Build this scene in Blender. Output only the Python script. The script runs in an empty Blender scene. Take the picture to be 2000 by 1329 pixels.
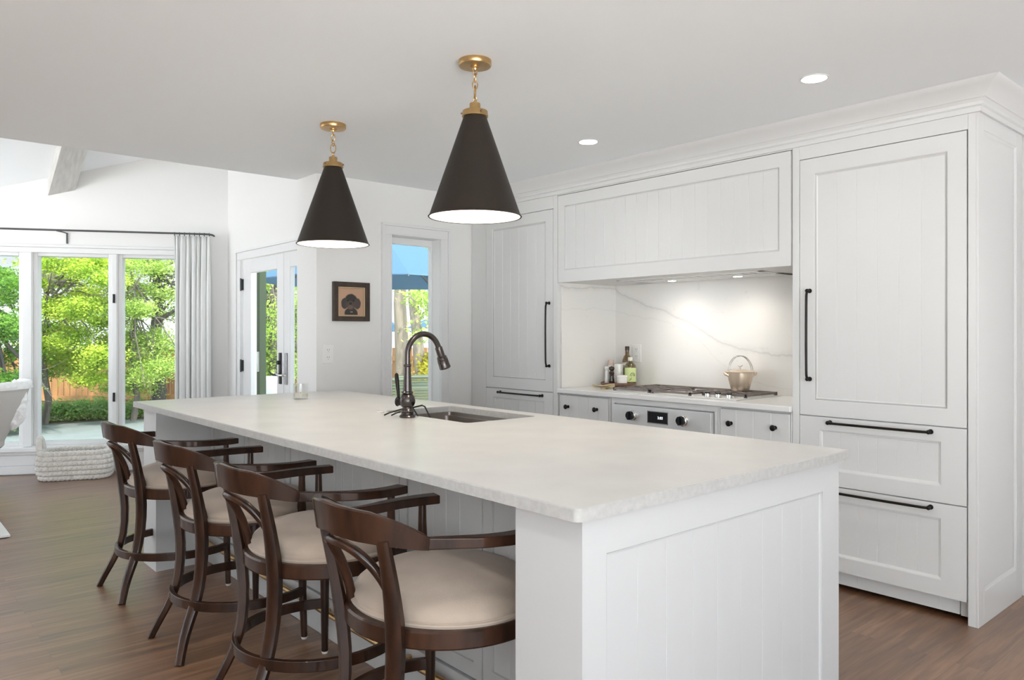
import bpy, bmesh, math, random
from mathutils import Vector, Matrix, noise
random.seed(7)
S = bpy.context.scene
COL = S.collection
R = math.radians
PI = math.pi

# ------------------------------------------------------------------ camera
F_PX = 1473.65                       # focal length in pixels of the 2000 px wide frame
EYE = 1.31
FWD = Vector((0.6572, 0.7537, 0.0))
RGT = Vector((0.7537, -0.6572, 0.0))
cam_data = bpy.data.cameras.new('camera')
cam_data.sensor_width = 36.0
cam_data.lens = F_PX / 2000.0 * 36.0
cam_data.shift_y = -12.5 / 2000.0
cam_data.clip_start = 0.05
cam = bpy.data.objects.new('camera', cam_data)
COL.objects.link(cam)
cam.location = (0, 0, EYE)
cam.rotation_euler = (PI / 2, 0, -math.atan2(FWD.x, FWD.y))
S.camera = cam

def spot(px, fwd):
    """ground position seen in column px of the photo at distance fwd"""
    p = RGT * ((px - 1000.0) / F_PX * fwd) + FWD * fwd
    return p.x, p.y

def hgt(py, fwd):
    return EYE - (py - 652.0) / F_PX * fwd

# ------------------------------------------------------------------ world, sun, exposure
world = bpy.data.worlds.new('world')
S.world = world
world.use_nodes = True
wn = world.node_tree
wn.nodes.clear()
wo = wn.nodes.new('ShaderNodeOutputWorld')
wb = wn.nodes.new('ShaderNodeBackground')
wc = wn.nodes.new('ShaderNodeTexCoord')
wx = wn.nodes.new('ShaderNodeSeparateXYZ')
wn.links.new(wc.outputs['Generated'], wx.inputs[0])
wr = wn.nodes.new('ShaderNodeValToRGB')                    # elevation: pale ground haze below, blue sky above
wm = wn.nodes.new('ShaderNodeMapRange')
wm.inputs['From Min'].default_value = -1.0
wm.inputs['From Max'].default_value = 1.0
wn.links.new(wx.outputs[2], wm.inputs['Value'])
wn.links.new(wm.outputs[0], wr.inputs[0])
wr.color_ramp.elements[0].position = 0.46
wr.color_ramp.elements[0].color = (2.30, 2.36, 2.36, 1)
wr.color_ramp.elements[1].position = 0.56
wr.color_ramp.elements[1].color = (0.55, 0.64, 0.72, 1)
wd = wn.nodes.new('ShaderNodeVectorMath')                  # the sky is brighter on the sun's side
wd.operation = 'DOT_PRODUCT'
wd.inputs[1].default_value = (-0.43, -0.90, 0.0)
wn.links.new(wc.outputs['Generated'], wd.inputs[0])
wa = wn.nodes.new('ShaderNodeMapRange')
wa.interpolation_type = 'SMOOTHSTEP'
wa.inputs['From Min'].default_value = -0.75
wa.inputs['From Max'].default_value = 0.25
wa.inputs['To Min'].default_value = 0.55
wa.inputs['To Max'].default_value = 2.9
wn.links.new(wd.outputs['Value'], wa.inputs['Value'])
wn.links.new(wr.outputs[0], wb.inputs[0])
wn.links.new(wa.outputs[0], wb.inputs[1])
wn.links.new(wb.outputs[0], wo.inputs[0])

sun_d = bpy.data.lights.new('sun', 'SUN')
sun_d.energy = 3.4
sun_d.angle = R(2.0)
sun_d.color = (1.0, 0.95, 0.86)
sun = bpy.data.objects.new('sun', sun_d)
COL.objects.link(sun)
sun.rotation_euler = Vector((0.30, 0.62, -0.95)).to_track_quat('-Z', 'Y').to_euler()

S.view_settings.view_transform = 'Standard'
S.view_settings.look = 'None'
S.view_settings.gamma = 1.0
S.view_settings.use_curve_mapping = False
S.view_settings.exposure = 0.84
S.cycles.max_bounces = 10
S.cycles.diffuse_bounces = 6
S.cycles.transparent_max_bounces = 16
S.cycles.use_denoising = True
S.cycles.sample_clamp_indirect = 6.0

# ------------------------------------------------------------------ materials
def mat(name, col, rough=0.5, metal=0.0, coat=0.0, spec=0.5, emit=None, estr=0.0,
        var=0.0, vscale=8.0, vstretch=(1, 1, 1), bump=0.0, bscale=60.0, bstretch=(1, 1, 1), sheen=0.0):
    m = bpy.data.materials.new(name)
    m.use_nodes = True
    nt = m.node_tree
    b = nt.nodes['Principled BSDF']
    b.inputs['Base Color'].default_value = (*col, 1)
    b.inputs['Roughness'].default_value = rough
    b.inputs['Metallic'].default_value = metal
    b.inputs['Specular IOR Level'].default_value = spec
    b.inputs['Coat Weight'].default_value = coat
    b.inputs['Coat Roughness'].default_value = 0.09
    if sheen:
        b.inputs['Sheen Weight'].default_value = sheen
    if emit:
        b.inputs['Emission Color'].default_value = (*emit, 1)
        b.inputs['Emission Strength'].default_value = estr
    if var or bump:
        tc = nt.nodes.new('ShaderNodeTexCoord')
    if var:
        mp = nt.nodes.new('ShaderNodeMapping')
        mp.inputs['Scale'].default_value = vstretch
        nz = nt.nodes.new('ShaderNodeTexNoise')
        nz.inputs['Scale'].default_value = vscale
        nz.inputs['Detail'].default_value = 5
        rp = nt.nodes.new('ShaderNodeValToRGB')
        rp.color_ramp.elements[0].position = 0.3
        rp.color_ramp.elements[1].position = 0.7
        rp.color_ramp.elements[0].color = (*[c * (1 - var) for c in col], 1)
        rp.color_ramp.elements[1].color = (*[min(1, c * (1 + var)) for c in col], 1)
        nt.links.new(tc.outputs['Object'], mp.inputs[0])
        nt.links.new(mp.outputs[0], nz.inputs['Vector'])
        nt.links.new(nz.outputs['Fac'], rp.inputs[0])
        nt.links.new(rp.outputs[0], b.inputs['Base Color'])
    if bump:
        mp = nt.nodes.new('ShaderNodeMapping')
        mp.inputs['Scale'].default_value = bstretch
        nz = nt.nodes.new('ShaderNodeTexNoise')
        nz.inputs['Scale'].default_value = bscale
        nz.inputs['Detail'].default_value = 4
        bp = nt.nodes.new('ShaderNodeBump')
        bp.inputs['Strength'].default_value = bump
        bp.inputs['Distance'].default_value = 0.004
        nt.links.new(tc.outputs['Object'], mp.inputs[0])
        nt.links.new(mp.outputs[0], nz.inputs['Vector'])
        nt.links.new(nz.outputs['Fac'], bp.inputs['Height'])
        nt.links.new(bp.outputs[0], b.inputs['Normal'])
    return m

def mat_glass(name, tint=(1, 1, 1), gloss=0.06):
    m = bpy.data.materials.new(name)
    m.use_nodes = True
    nt = m.node_tree
    nt.nodes.clear()
    o = nt.nodes.new('ShaderNodeOutputMaterial')
    t = nt.nodes.new('ShaderNodeBsdfTransparent')
    t.inputs[0].default_value = (*tint, 1)
    g = nt.nodes.new('ShaderNodeBsdfGlossy')
    g.inputs['Roughness'].default_value = 0.02
    x = nt.nodes.new('ShaderNodeMixShader')
    x.inputs[0].default_value = gloss
    nt.links.new(t.outputs[0], x.inputs[1])
    nt.links.new(g.outputs[0], x.inputs[2])
    nt.links.new(x.outputs[0], o.inputs[0])
    return m

def mat_floor():
    m = bpy.data.materials.new('oak_floor')
    m.use_nodes = True
    nt = m.node_tree
    b = nt.nodes['Principled BSDF']
    tc = nt.nodes.new('ShaderNodeTexCoord')
    br = nt.nodes.new('ShaderNodeTexBrick')
    br.offset = 0.37
    br.inputs['Scale'].default_value = 1.0
    br.inputs['Brick Width'].default_value = 1.35
    br.inputs['Row Height'].default_value = 0.105
    br.inputs['Mortar Size'].default_value = 0.0012
    br.inputs['Mortar Smooth'].default_value = 0.3
    br.inputs['Color1'].default_value = (0.42, 0.42, 0.42, 1)
    br.inputs['Color2'].default_value = (0.62, 0.62, 0.62, 1)
    br.inputs['Mortar'].default_value = (0.30, 0.30, 0.30, 1)
    nt.links.new(tc.outputs['Object'], br.inputs['Vector'])
    off = nt.nodes.new('ShaderNodeVectorMath')            # every board gets its own stretch of grain
    off.operation = 'MULTIPLY_ADD'
    off.inputs[1].default_value = (31.0, 17.0, 0.0)
    nt.links.new(br.outputs['Color'], off.inputs[0])
    nt.links.new(tc.outputs['Object'], off.inputs[2])
    mp = nt.nodes.new('ShaderNodeMapping')
    mp.inputs['Scale'].default_value = (0.9, 13.0, 1.0)
    nt.links.new(off.outputs[0], mp.inputs[0])
    nz = nt.nodes.new('ShaderNodeTexNoise')
    nz.inputs['Scale'].default_value = 2.4
    nz.inputs['Detail'].default_value = 8
    nz.inputs['Roughness'].default_value = 0.6
    nz.inputs['Distortion'].default_value = 0.6
    nt.links.new(mp.outputs[0], nz.inputs['Vector'])
    mx = nt.nodes.new('ShaderNodeMix')
    mx.data_type = 'RGBA'
    mx.inputs['Factor'].default_value = 0.62
    nt.links.new(br.outputs['Color'], mx.inputs['A'])
    nt.links.new(nz.outputs['Fac'], mx.inputs['B'])
    rp = nt.nodes.new('ShaderNodeValToRGB')
    e = rp.color_ramp.elements
    e[0].position = 0.33
    e[0].color = (0.055, 0.022, 0.009, 1)
    e[1].position = 0.66
    e[1].color = (0.32, 0.170, 0.085, 1)
    mid = e.new(0.5)
    mid.color = (0.178, 0.083, 0.037, 1)
    nt.links.new(mx.outputs['Result'], rp.inputs[0])
    nt.links.new(rp.outputs[0], b.inputs['Base Color'])
    b.inputs['Roughness'].default_value = 0.42
    b.inputs['Specular IOR Level'].default_value = 0.5
    b.inputs['Coat Weight'].default_value = 1.0
    b.inputs['Coat IOR'].default_value = 1.55
    b.inputs['Coat Roughness'].default_value = 0.42
    bp = nt.nodes.new('ShaderNodeBump')
    bp.inputs['Strength'].default_value = 0.25
    bp.inputs['Distance'].default_value = 0.002
    nt.links.new(mx.outputs['Result'], bp.inputs['Height'])
    nt.links.new(bp.outputs[0], b.inputs['Normal'])
    return m

def mat_marble():
    m = bpy.data.materials.new('marble')
    m.use_nodes = True
    nt = m.node_tree
    b = nt.nodes['Principled BSDF']
    b.inputs['Roughness'].default_value = 0.22
    ge = nt.nodes.new('ShaderNodeNewGeometry')
    n1 = nt.nodes.new('ShaderNodeTexNoise')
    n1.inputs['Scale'].default_value = 3.5
    n1.inputs['Detail'].default_value = 8
    n1.inputs['Roughness'].default_value = 0.65
    nt.links.new(ge.outputs['Position'], n1.inputs['Vector'])
    sx = nt.nodes.new('ShaderNodeSeparateXYZ')
    nt.links.new(ge.outputs['Position'], sx.inputs[0])

    def math_(op, a, c=None, v=None):
        n = nt.nodes.new('ShaderNodeMath')
        n.operation = op
        nt.links.new(a, n.inputs[0])
        if c is not None:
            nt.links.new(c, n.inputs[1])
        if v is not None:
            n.inputs[1].default_value = v
        return n.outputs[0]
    # course of the long vein along the slab: height as a function of y
    mr = nt.nodes.new('ShaderNodeMapRange')
    mr.inputs['From Min'].default_value = 2.0
    mr.inputs['From Max'].default_value = 3.9
    nt.links.new(sx.outputs[1], mr.inputs['Value'])

    def vein(pts, width, wob, strength):
        fc = nt.nodes.new('ShaderNodeFloatCurve')
        c = fc.mapping.curves[0]
        c.points[0].location = (0.0, pts[0][1])
        c.points[1].location = (1.0, pts[-1][1])
        for p in pts[1:-1]:
            c.points.new(*p)
        fc.mapping.update()
        nt.links.new(mr.outputs[0], fc.inputs['Value'])
        zz = math_('MULTIPLY_ADD', fc.outputs[0], None, 0.8)
        zz.node.inputs[2].default_value = 0.92
        d = math_('SUBTRACT', sx.outputs[2], zz)
        nn = math_('MULTIPLY_ADD', n1.outputs['Fac'], None, wob)
        nn.node.inputs[2].default_value = -0.5 * wob
        d = math_('ABSOLUTE', math_('ADD', d, nn))
        q = nt.nodes.new('ShaderNodeMapRange')
        q.interpolation_type = 'SMOOTHSTEP'
        q.inputs['From Min'].default_value = 0.0
        q.inputs['From Max'].default_value = width
        q.inputs['To Min'].default_value = strength
        q.inputs['To Max'].default_value = 0.0
        nt.links.new(d, q.inputs['Value'])
        return q.outputs[0]
    v1 = vein([(0, .27), (.2, .31), (.41, .37), (.60, .57), (.70, .68), (.85, .80), (1, .98)], 0.010, 0.10, 0.22)
    v1b = vein([(0, .27), (.2, .31), (.41, .37), (.60, .57), (.70, .68), (.85, .80), (1, .98)], 0.045, 0.16, 0.10)
    v2 = vein([(0, .05), (.35, .12), (.62, .50), (.75, .62), (.9, .68), (1, .74)], 0.007, 0.12, 0.10)
    # scattered short flecks
    n2 = nt.nodes.new('ShaderNodeTexNoise')
    n2.inputs['Scale'].default_value = 9.0
    n2.inputs['Detail'].default_value = 6
    n2.inputs['Distortion'].default_value = 1.5
    nt.links.new(ge.outputs['Position'], n2.inputs['Vector'])
    fl = nt.nodes.new('ShaderNodeMapRange')
    fl.inputs['From Min'].default_value = 0.66
    fl.inputs['From Max'].default_value = 0.74
    fl.inputs['To Max'].default_value = 0.10
    nt.links.new(n2.outputs['Fac'], fl.inputs['Value'])
    s = math_('ADD', math_('ADD', v1, v2), math_('ADD', v1b, fl.outputs[0]))
    mx = nt.nodes.new('ShaderNodeMix')
    mx.data_type = 'RGBA'
    mx.inputs['A'].default_value = (0.80, 0.785, 0.76, 1)
    mx.inputs['B'].default_value = (0.30, 0.30, 0.31, 1)
    nt.links.new(s, mx.inputs['Factor'])
    nt.links.new(mx.outputs['Result'], b.inputs['Base Color'])
    return m

def mat_dog():
    """small painted portrait: tan ground, black floppy-eared puppy head"""
    m = bpy.data.materials.new('dog_canvas')
    m.use_nodes = True
    nt = m.node_tree
    b = nt.nodes['Principled BSDF']
    b.inputs['Roughness'].default_value = 0.6
    tc = nt.nodes.new('ShaderNodeTexCoord')
    sx = nt.nodes.new('ShaderNodeSeparateXYZ')
    nt.links.new(tc.outputs['Generated'], sx.inputs[0])
    nz = nt.nodes.new('ShaderNodeTexNoise')
    nz.inputs['Scale'].default_value = 14
    nz.inputs['Detail'].default_value = 5
    nt.links.new(tc.outputs['Generated'], nz.inputs['Vector'])

    def M(op, *a):
        n = nt.nodes.new('ShaderNodeMath')
        n.operation = op
        for i, v in enumerate(a):
            if isinstance(v, (int, float)):
                n.inputs[i].default_value = v
            else:
                nt.links.new(v, n.inputs[i])
        return n.outputs[0]

    def ell(cx, cz, rx, rz, soft=0.14):
        dx = M('DIVIDE', M('SUBTRACT', sx.outputs[0], cx), rx)
        dz = M('DIVIDE', M('SUBTRACT', sx.outputs[2], cz), rz)
        d = M('ADD', M('MULTIPLY', dx, dx), M('MULTIPLY', dz, dz))
        d = M('ADD', d, M('MULTIPLY', M('SUBTRACT', nz.outputs['Fac'], 0.5), 0.5))
        q = nt.nodes.new('ShaderNodeMapRange')
        q.inputs['From Min'].default_value = 1.0 + soft
        q.inputs['From Max'].default_value = 1.0 - soft
        nt.links.new(d, q.inputs['Value'])
        return q.outputs[0]

    def over(base, fac, col):
        x = nt.nodes.new('ShaderNodeMix')
        x.data_type = 'RGBA'
        nt.links.new(fac, x.inputs['Factor'])
        if isinstance(base, tuple):
            x.inputs['A'].default_value = (*base, 1)
        else:
            nt.links.new(base, x.inputs['A'])
        x.inputs['B'].default_value = (*col, 1)
        return x.outputs['Result']
    c = over((0.48, 0.30, 0.20), ell(0.5, 0.06, 0.27, 0.22), (0.035, 0.028, 0.025))
    c = over(c, ell(0.5, 0.52, 0.27, 0.28), (0.035, 0.030, 0.028))
    c = over(c, ell(0.24, 0.43, 0.14, 0.21), (0.05, 0.042, 0.04))
    c = over(c, ell(0.76, 0.43, 0.14, 0.21), (0.07, 0.055, 0.05))
    c = over(c, ell(0.48, 0.37, 0.19, 0.16, 0.5), (0.085, 0.06, 0.047))
    c = over(c, ell(0.48, 0.29, 0.10, 0.08, 0.5), (0.14, 0.10, 0.08))
    c = over(c, ell(0.48, 0.43, 0.055, 0.045), (0.015, 0.012, 0.012))
    c = over(c, ell(0.37, 0.54, 0.035, 0.03), (0.01, 0.01, 0.01))
    c = over(c, ell(0.60, 0.54, 0.035, 0.03), (0.01, 0.01, 0.01))
    c = over(c, ell(0.52, 0.11, 0.06, 0.025), (0.25, 0.2, 0.17))
    nt.links.new(c, b.inputs['Base Color'])
    return m

def mat_leaf(name, c1, c2, trans=0.35):
    m = bpy.data.materials.new(name)
    m.use_nodes = True
    nt = m.node_tree
    nt.nodes.clear()
    o = nt.nodes.new('ShaderNodeOutputMaterial')
    tc = nt.nodes.new('ShaderNodeTexCoord')
    nz = nt.nodes.new('ShaderNodeTexNoise')
    nz.inputs['Scale'].default_value = 2.6
    nz.inputs['Detail'].default_value = 6
    nz.inputs['Roughness'].default_value = 0.7
    nt.links.new(tc.outputs['Object'], nz.inputs['Vector'])
    rp = nt.nodes.new('ShaderNodeValToRGB')
    rp.color_ramp.elements[0].position = 0.36
    rp.color_ramp.elements[1].position = 0.66
    rp.color_ramp.elements[0].color = (*c1, 1)
    rp.color_ramp.elements[1].color = (*c2, 1)
    nt.links.new(nz.outputs['Fac'], rp.inputs[0])
    d = nt.nodes.new('ShaderNodeBsdfDiffuse')
    t = nt.nodes.new('ShaderNodeBsdfTranslucent')
    nt.links.new(rp.outputs[0], d.inputs[0])
    nt.links.new(rp.outputs[0], t.inputs[0])
    x = nt.nodes.new('ShaderNodeMixShader')
    x.inputs[0].default_value = trans
    nt.links.new(d.outputs[0], x.inputs[1])
    nt.links.new(t.outputs[0], x.inputs[2])
    nt.links.new(x.outputs[0], o.inputs[0])
    return m

M_WALL = mat('wall_paint', (0.77, 0.765, 0.755), 0.75, spec=0.2, bump=0.03, bscale=220)
M_CEIL = mat('ceiling_paint', (0.90, 0.93, 0.95), 0.85, spec=0.15)
M_TRIM = mat('trim_paint', (0.74, 0.74, 0.745), 0.40)
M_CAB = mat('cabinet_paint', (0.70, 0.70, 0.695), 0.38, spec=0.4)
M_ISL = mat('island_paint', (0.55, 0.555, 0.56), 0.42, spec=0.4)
M_FLOOR = mat_floor()
M_QUARTZ = mat('quartz', (0.67, 0.655, 0.63), 0.30, var=0.05, vscale=5.0, bump=0.03, bscale=120)
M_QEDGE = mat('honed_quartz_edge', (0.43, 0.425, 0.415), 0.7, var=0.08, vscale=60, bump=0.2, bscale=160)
M_CTOP = mat('wall_counter_quartz', (0.80, 0.795, 0.785), 0.25, var=0.02, vscale=7)
M_MARBLE = mat_marble()
M_WOOD = mat('dark_walnut', (0.032, 0.0120, 0.0055), 0.50, coat=0.65, spec=0.12, var=0.55, vscale=22, vstretch=(1, 1, 0.22))
M_SEAT = mat('taupe_velvet', (0.40, 0.325, 0.265), 0.85, sheen=0.2, var=0.09, vscale=9, bump=0.15, bscale=260)
M_GLIDE = mat('nylon_glide', (0.75, 0.74, 0.70), 0.5)
M_BLACK = mat('oil_rubbed_bronze', (0.020, 0.017, 0.015), 0.38, metal=0.7)
M_GUN = mat('gunmetal', (0.10, 0.088, 0.085), 0.26, metal=1.0)
M_BRASS = mat('brushed_brass', (0.56, 0.37, 0.17), 0.34, metal=1.0, var=0.08, vscale=40, vstretch=(1, 1, 6))
M_SHADE = mat('bronze_enamel', (0.020, 0.014, 0.010), 0.50, metal=0.0, spec=0.35, bump=0.25, bscale=240)
M_SHADE_IN = mat('white_enamel', (0.88, 0.85, 0.80), 0.5)
M_BULB = mat('bulb', (1, 1, 1), 0.5, emit=(1.0, 0.90, 0.76), estr=14.0)
M_LED = mat('downlight_lens', (1, 1, 1), 0.5, emit=(1.0, 0.95, 0.86), estr=9.0)
M_HOODLED = mat('hood_lamp_lens', (1, 1, 1), 0.5, emit=(1.0, 0.92, 0.80), estr=12.0)
M_STEEL = mat('stainless', (0.74, 0.74, 0.74), 0.40, metal=0.55, var=0.015, vscale=30, vstretch=(1, 12, 1))
M_SINK = mat('sink_steel', (0.30, 0.265, 0.24), 0.36, metal=1.0)
M_CHROME = mat('chrome', (0.78, 0.77, 0.76), 0.12, metal=1.0)
M_IRON = mat('cast_iron', (0.20, 0.17, 0.155), 0.42, metal=0.4)
M_SCREEN = mat('oven_screen', (0.010, 0.011, 0.014), 0.08)
M_DIGIT = mat('clock_digits', (1, 1, 1), 0.5, emit=(0.85, 0.93, 1.0), estr=0.8)
M_DARK = mat('shadow_gap', (0.05, 0.05, 0.05), 0.8)
M_KETTLE = mat('warm_steel', (0.84, 0.71, 0.57), 0.34, metal=0.9, var=0.06, vscale=12)
M_BOTTLE = mat('amber_glass', (0.115, 0.062, 0.010), 0.08, spec=0.8, coat=0.6)
M_GREEN_BOTTLE = mat('olive_glass', (0.085, 0.058, 0.010), 0.08, spec=0.8, coat=0.6)
M_CAP = mat('bottle_cap', (0.045, 0.022, 0.012), 0.35)
M_LABEL = mat('lime_label', (0.62, 0.72, 0.33), 0.6)
M_LABEL2 = mat('cream_label', (0.74, 0.72, 0.62), 0.6)
M_INK = mat('label_ink', (0.03, 0.035, 0.02), 0.6)
M_MILL = mat('ebony_mill', (0.022, 0.012, 0.008), 0.15, coat=0.7)
M_WHITE = mat('white_ceramic', (0.83, 0.82, 0.80), 0.18, coat=0.4)
M_PINK = mat('pink_salt', (0.66, 0.50, 0.44), 0.6)
M_TRAY = mat('walnut_tray', (0.165, 0.090, 0.060), 0.45, var=0.3, vscale=12, vstretch=(1, 6, 1))
M_GOLD = mat('gold_leaf_dish', (0.62, 0.52, 0.32), 0.42, metal=0.35)
M_FRAME = mat('frame_wood', (0.042, 0.026, 0.018), 0.42, var=0.3, vscale=20)
M_GILT = mat('gilt_slip', (0.52, 0.40, 0.26), 0.40, metal=0.6)
M_DOG = mat_dog()
M_PLATE = mat('outlet_plastic', (0.83, 0.825, 0.81), 0.35)
M_SLOT = mat('outlet_slot', (0.10, 0.09, 0.085), 0.6)
M_GLASS = mat_glass('window_glass', (0.97, 0.985, 0.98), 0.03)
M_JAR = mat_glass('jar_glass', (0.95, 0.955, 0.95), 0.10)
M_WAX = mat('candle_wax', (0.74, 0.71, 0.62), 0.55)
M_HINGE = mat('black_hardware', (0.025, 0.026, 0.028), 0.35, metal=0.5)
M_NICKEL = mat('satin_nickel', (0.36, 0.36, 0.37), 0.32, metal=1.0)
M_ROD = mat('iron_rod', (0.10, 0.10, 0.105), 0.45, metal=0.6)
M_LINEN = mat('linen_curtain', (0.76, 0.765, 0.76), 0.9, spec=0.1, var=0.03, vscale=60, vstretch=(1, 1, 0.1))
M_BEAM = mat('limewashed_beam', (0.55, 0.54, 0.52), 0.8, var=0.12, vscale=6, vstretch=(6, 1, 1))
M_ROPE = mat('cotton_rope', (0.74, 0.71, 0.67), 0.95, var=0.10, vscale=30, bump=0.2, bscale=120)
M_SHELL = mat('stone_upholstery', (0.52, 0.50, 0.475), 0.8, bump=0.1, bscale=200)
M_FUR = mat('sheepskin', (0.86, 0.86, 0.86), 1.0, sheen=0.6, bump=0.6, bscale=70)
M_LACQ = mat('white_lacquer', (0.82, 0.83, 0.83), 0.25)
M_PAVER = mat('bluestone', (0.22, 0.25, 0.255), 0.8, var=0.08, vscale=2.5)
M_SOIL = mat('mulch_ground', (0.16, 0.13, 0.10), 0.95, var=0.3, vscale=4)
M_CEDAR = mat('cedar_fence', (0.40, 0.20, 0.075), 0.75, var=0.25, vscale=3, vstretch=(5, 5, 0.5))
M_BARK = mat('bark', (0.17, 0.145, 0.125), 0.9, var=0.35, vscale=10, vstretch=(4, 4, 0.6), bump=0.5, bscale=30)
M_BARK_DK = mat('dark_bark', (0.10, 0.09, 0.085), 0.9, var=0.3, vscale=10, vstretch=(4, 4, 0.6))
M_BARK_LT = mat('pale_bark', (0.30, 0.25, 0.20), 0.9, var=0.22, vscale=6, vstretch=(4, 4, 0.5), bump=0.4, bscale=20)
M_BLUE = mat('blue_canvas', (0.085, 0.165, 0.25), 0.8, spec=0.1)
M_UMBPOLE = mat('bronze_pole', (0.16, 0.13, 0.11), 0.5, metal=0.4)
M_OLIVE = mat('olive_sling', (0.095, 0.12, 0.06), 0.7)
M_PATIO = mat('grey_green_frame', (0.13, 0.155, 0.12), 0.5)
M_DKGREEN = mat('dark_green_paint', (0.045, 0.072, 0.028), 0.5)
M_CLOTH = mat('white_cover', (0.80, 0.81, 0.86), 0.9)
M_SIDING = mat('pale_siding', (0.70, 0.78, 0.82), 0.8)
M_ROOF = mat('grey_shingle', (0.36, 0.36, 0.38), 0.9)
L_MAPLE = mat_leaf('maple_leaves', (0.22, 0.40, 0.04), (0.72, 0.82, 0.13))
L_DARK = mat_leaf('dark_leaves', (0.06, 0.19, 0.035), (0.30, 0.52, 0.09))
L_PALE = mat_leaf('pale_leaves', (0.30, 0.47, 0.08), (0.66, 0.80, 0.24))
L_BOX = mat_leaf('boxwood_leaves', (0.22, 0.42, 0.11), (0.55, 0.75, 0.28))
L_YEL = mat_leaf('yellow_leaves', (0.45, 0.40, 0.04), (0.75, 0.70, 0.12))

# ------------------------------------------------------------------ mesh builder
WORLD = {}                                   # object name -> world matrix (authoring frame of its parts)

class MB:
    def __init__(s):
        s.v = []
        s.f = []
        s.M = Matrix.Identity(4)

    def at(s, M):
        s.M = M
        return s

    def add(s, vs, fs):
        b = len(s.v)
        s.v += [s.M @ Vector(p) for p in vs]
        s.f += [tuple(b + i for i in q) for q in fs]
        return s

    def box(s, x0, x1, y0, y1, z0, z1):
        x0, x1 = sorted((x0, x1)); y0, y1 = sorted((y0, y1)); z0, z1 = sorted((z0, z1))
        return s.add([(x0, y0, z0), (x1, y0, z0), (x1, y1, z0), (x0, y1, z0),
                      (x0, y0, z1), (x1, y0, z1), (x1, y1, z1), (x0, y1, z1)],
                     [(0, 3, 2, 1), (4, 5, 6, 7), (0, 1, 5, 4), (1, 2, 6, 5), (2, 3, 7, 6), (3, 0, 4, 7)])

    def prism(s, poly, z0, z1):
        n = len(poly)
        return s.add([(x, y, z0) for x, y in poly] + [(x, y, z1) for x, y in poly],
                     [tuple(range(n))[::-1], tuple(range(n, 2 * n))] +
                     [(i, (i + 1) % n, n + (i + 1) % n, n + i) for i in range(n)])

    def lathe(s, prof, n=32, c=(0, 0, 0), a0=0.0, a1=2 * PI):
        full = abs(a1 - a0) > 2 * PI - 1e-4
        m = n if full else n + 1
        vs = []
        for r, z in prof:
            for k in range(m):
                a = a0 + (a1 - a0) * k / n
                vs.append((c[0] + max(r, 1e-5) * math.cos(a), c[1] + max(r, 1e-5) * math.sin(a), c[2] + z))
        fs = []
        for j in range(len(prof) - 1):
            for k in range(n):
                k2 = (k + 1) % m
                fs.append((j * m + k, j * m + k2, (j + 1) * m + k2, (j + 1) * m + k))
        return s.add(vs, fs)

    def sweep(s, path, sec, closed=False, cap=True, up=(0, 0, 1)):
        """sec(i, t) -> list of (a, b) offsets along side, up axes of the frame"""
        P = [Vector(p) for p in path]
        n = len(P)
        rings = []
        upv = Vector(up)
        prev = None
        for i in range(n):
            if closed:
                T = P[(i + 1) % n] - P[i - 1]
            else:
                T = P[min(i + 1, n - 1)] - P[max(i - 1, 0)]
            T.normalize()
            if prev is None:
                side = T.cross(upv)
                if side.length < 1e-4:
                    side = T.cross(Vector((1, 0, 0)))
            elif up == 'pt':
                side = prev - T * prev.dot(T)
            else:
                side = T.cross(upv)
                if side.length < 1e-3:
                    side = prev - T * prev.dot(T)
            side.normalize()
            u2 = side.cross(T).normalized()
            prev = side
            rings.append([P[i] + side * a + u2 * b for a, b in sec(i, i / max(1, n - 1))])
        m = len(rings[0])
        vs = [p for r in rings for p in r]
        fs = []
        for i in range(n if closed else n - 1):
            j = (i + 1) % n
            for k in range(m):
                k2 = (k + 1) % m
                fs.append((i * m + k, i * m + k2, j * m + k2, j * m + k))
        if cap and not closed:
            fs.append(tuple(range(m))[::-1])
            fs.append(tuple(range((n - 1) * m, n * m)))
        return s.add(vs, fs)

    def tube(s, path, r, n=10, closed=False, cap=True):
        P = [Vector(p) for p in path]
        N = len(P)
        rr = r if isinstance(r, (list, tuple)) else [r] * N
        # parallel transport frame
        T0 = (P[1] - P[0]).normalized()
        side = T0.cross(Vector((0, 0, 1)))
        if side.length < 1e-3:
            side = Vector((1, 0, 0))
        side.normalize()
        vs = []
        for i in range(N):
            if closed:
                T = P[(i + 1) % N] - P[i - 1]
            else:
                T = P[min(i + 1, N - 1)] - P[max(i - 1, 0)]
            T.normalize()
            side = (side - T * side.dot(T)).normalized()
            u2 = side.cross(T)
            for k in range(n):
                a = 2 * PI * k / n
                vs.append(P[i] + side * (rr[i] * math.cos(a)) + u2 * (rr[i] * math.sin(a)))
        fs = []
        for i in range(N if closed else N - 1):
            j = (i + 1) % N
            for k in range(n):
                k2 = (k + 1) % n
                fs.append((i * n + k, i * n + k2, j * n + k2, j * n + k))
        if cap and not closed:
            fs.append(tuple(range(n))[::-1])
            fs.append(tuple(range((N - 1) * n, N * n)))
        return s.add(vs, fs)

    def ball(s, c, r, n=12, sq=(1, 1, 1)):
        prof = [(max(1e-5, math.cos(-PI / 2 + PI * j / n)), math.sin(-PI / 2 + PI * j / n)) for j in range(n + 1)]
        vs = []
        m = 2 * n
        for a, z in prof:
            for k in range(m):
                t = 2 * PI * k / m
                vs.append((c[0] + r * sq[0] * a * math.cos(t), c[1] + r * sq[1] * a * math.sin(t), c[2] + r * sq[2] * z))
        fs = [(j * m + k, j * m + (k + 1) % m, (j + 1) * m + (k + 1) % m, (j + 1) * m + k) for j in range(n) for k in range(m)]
        return s.add(vs, fs)

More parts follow.
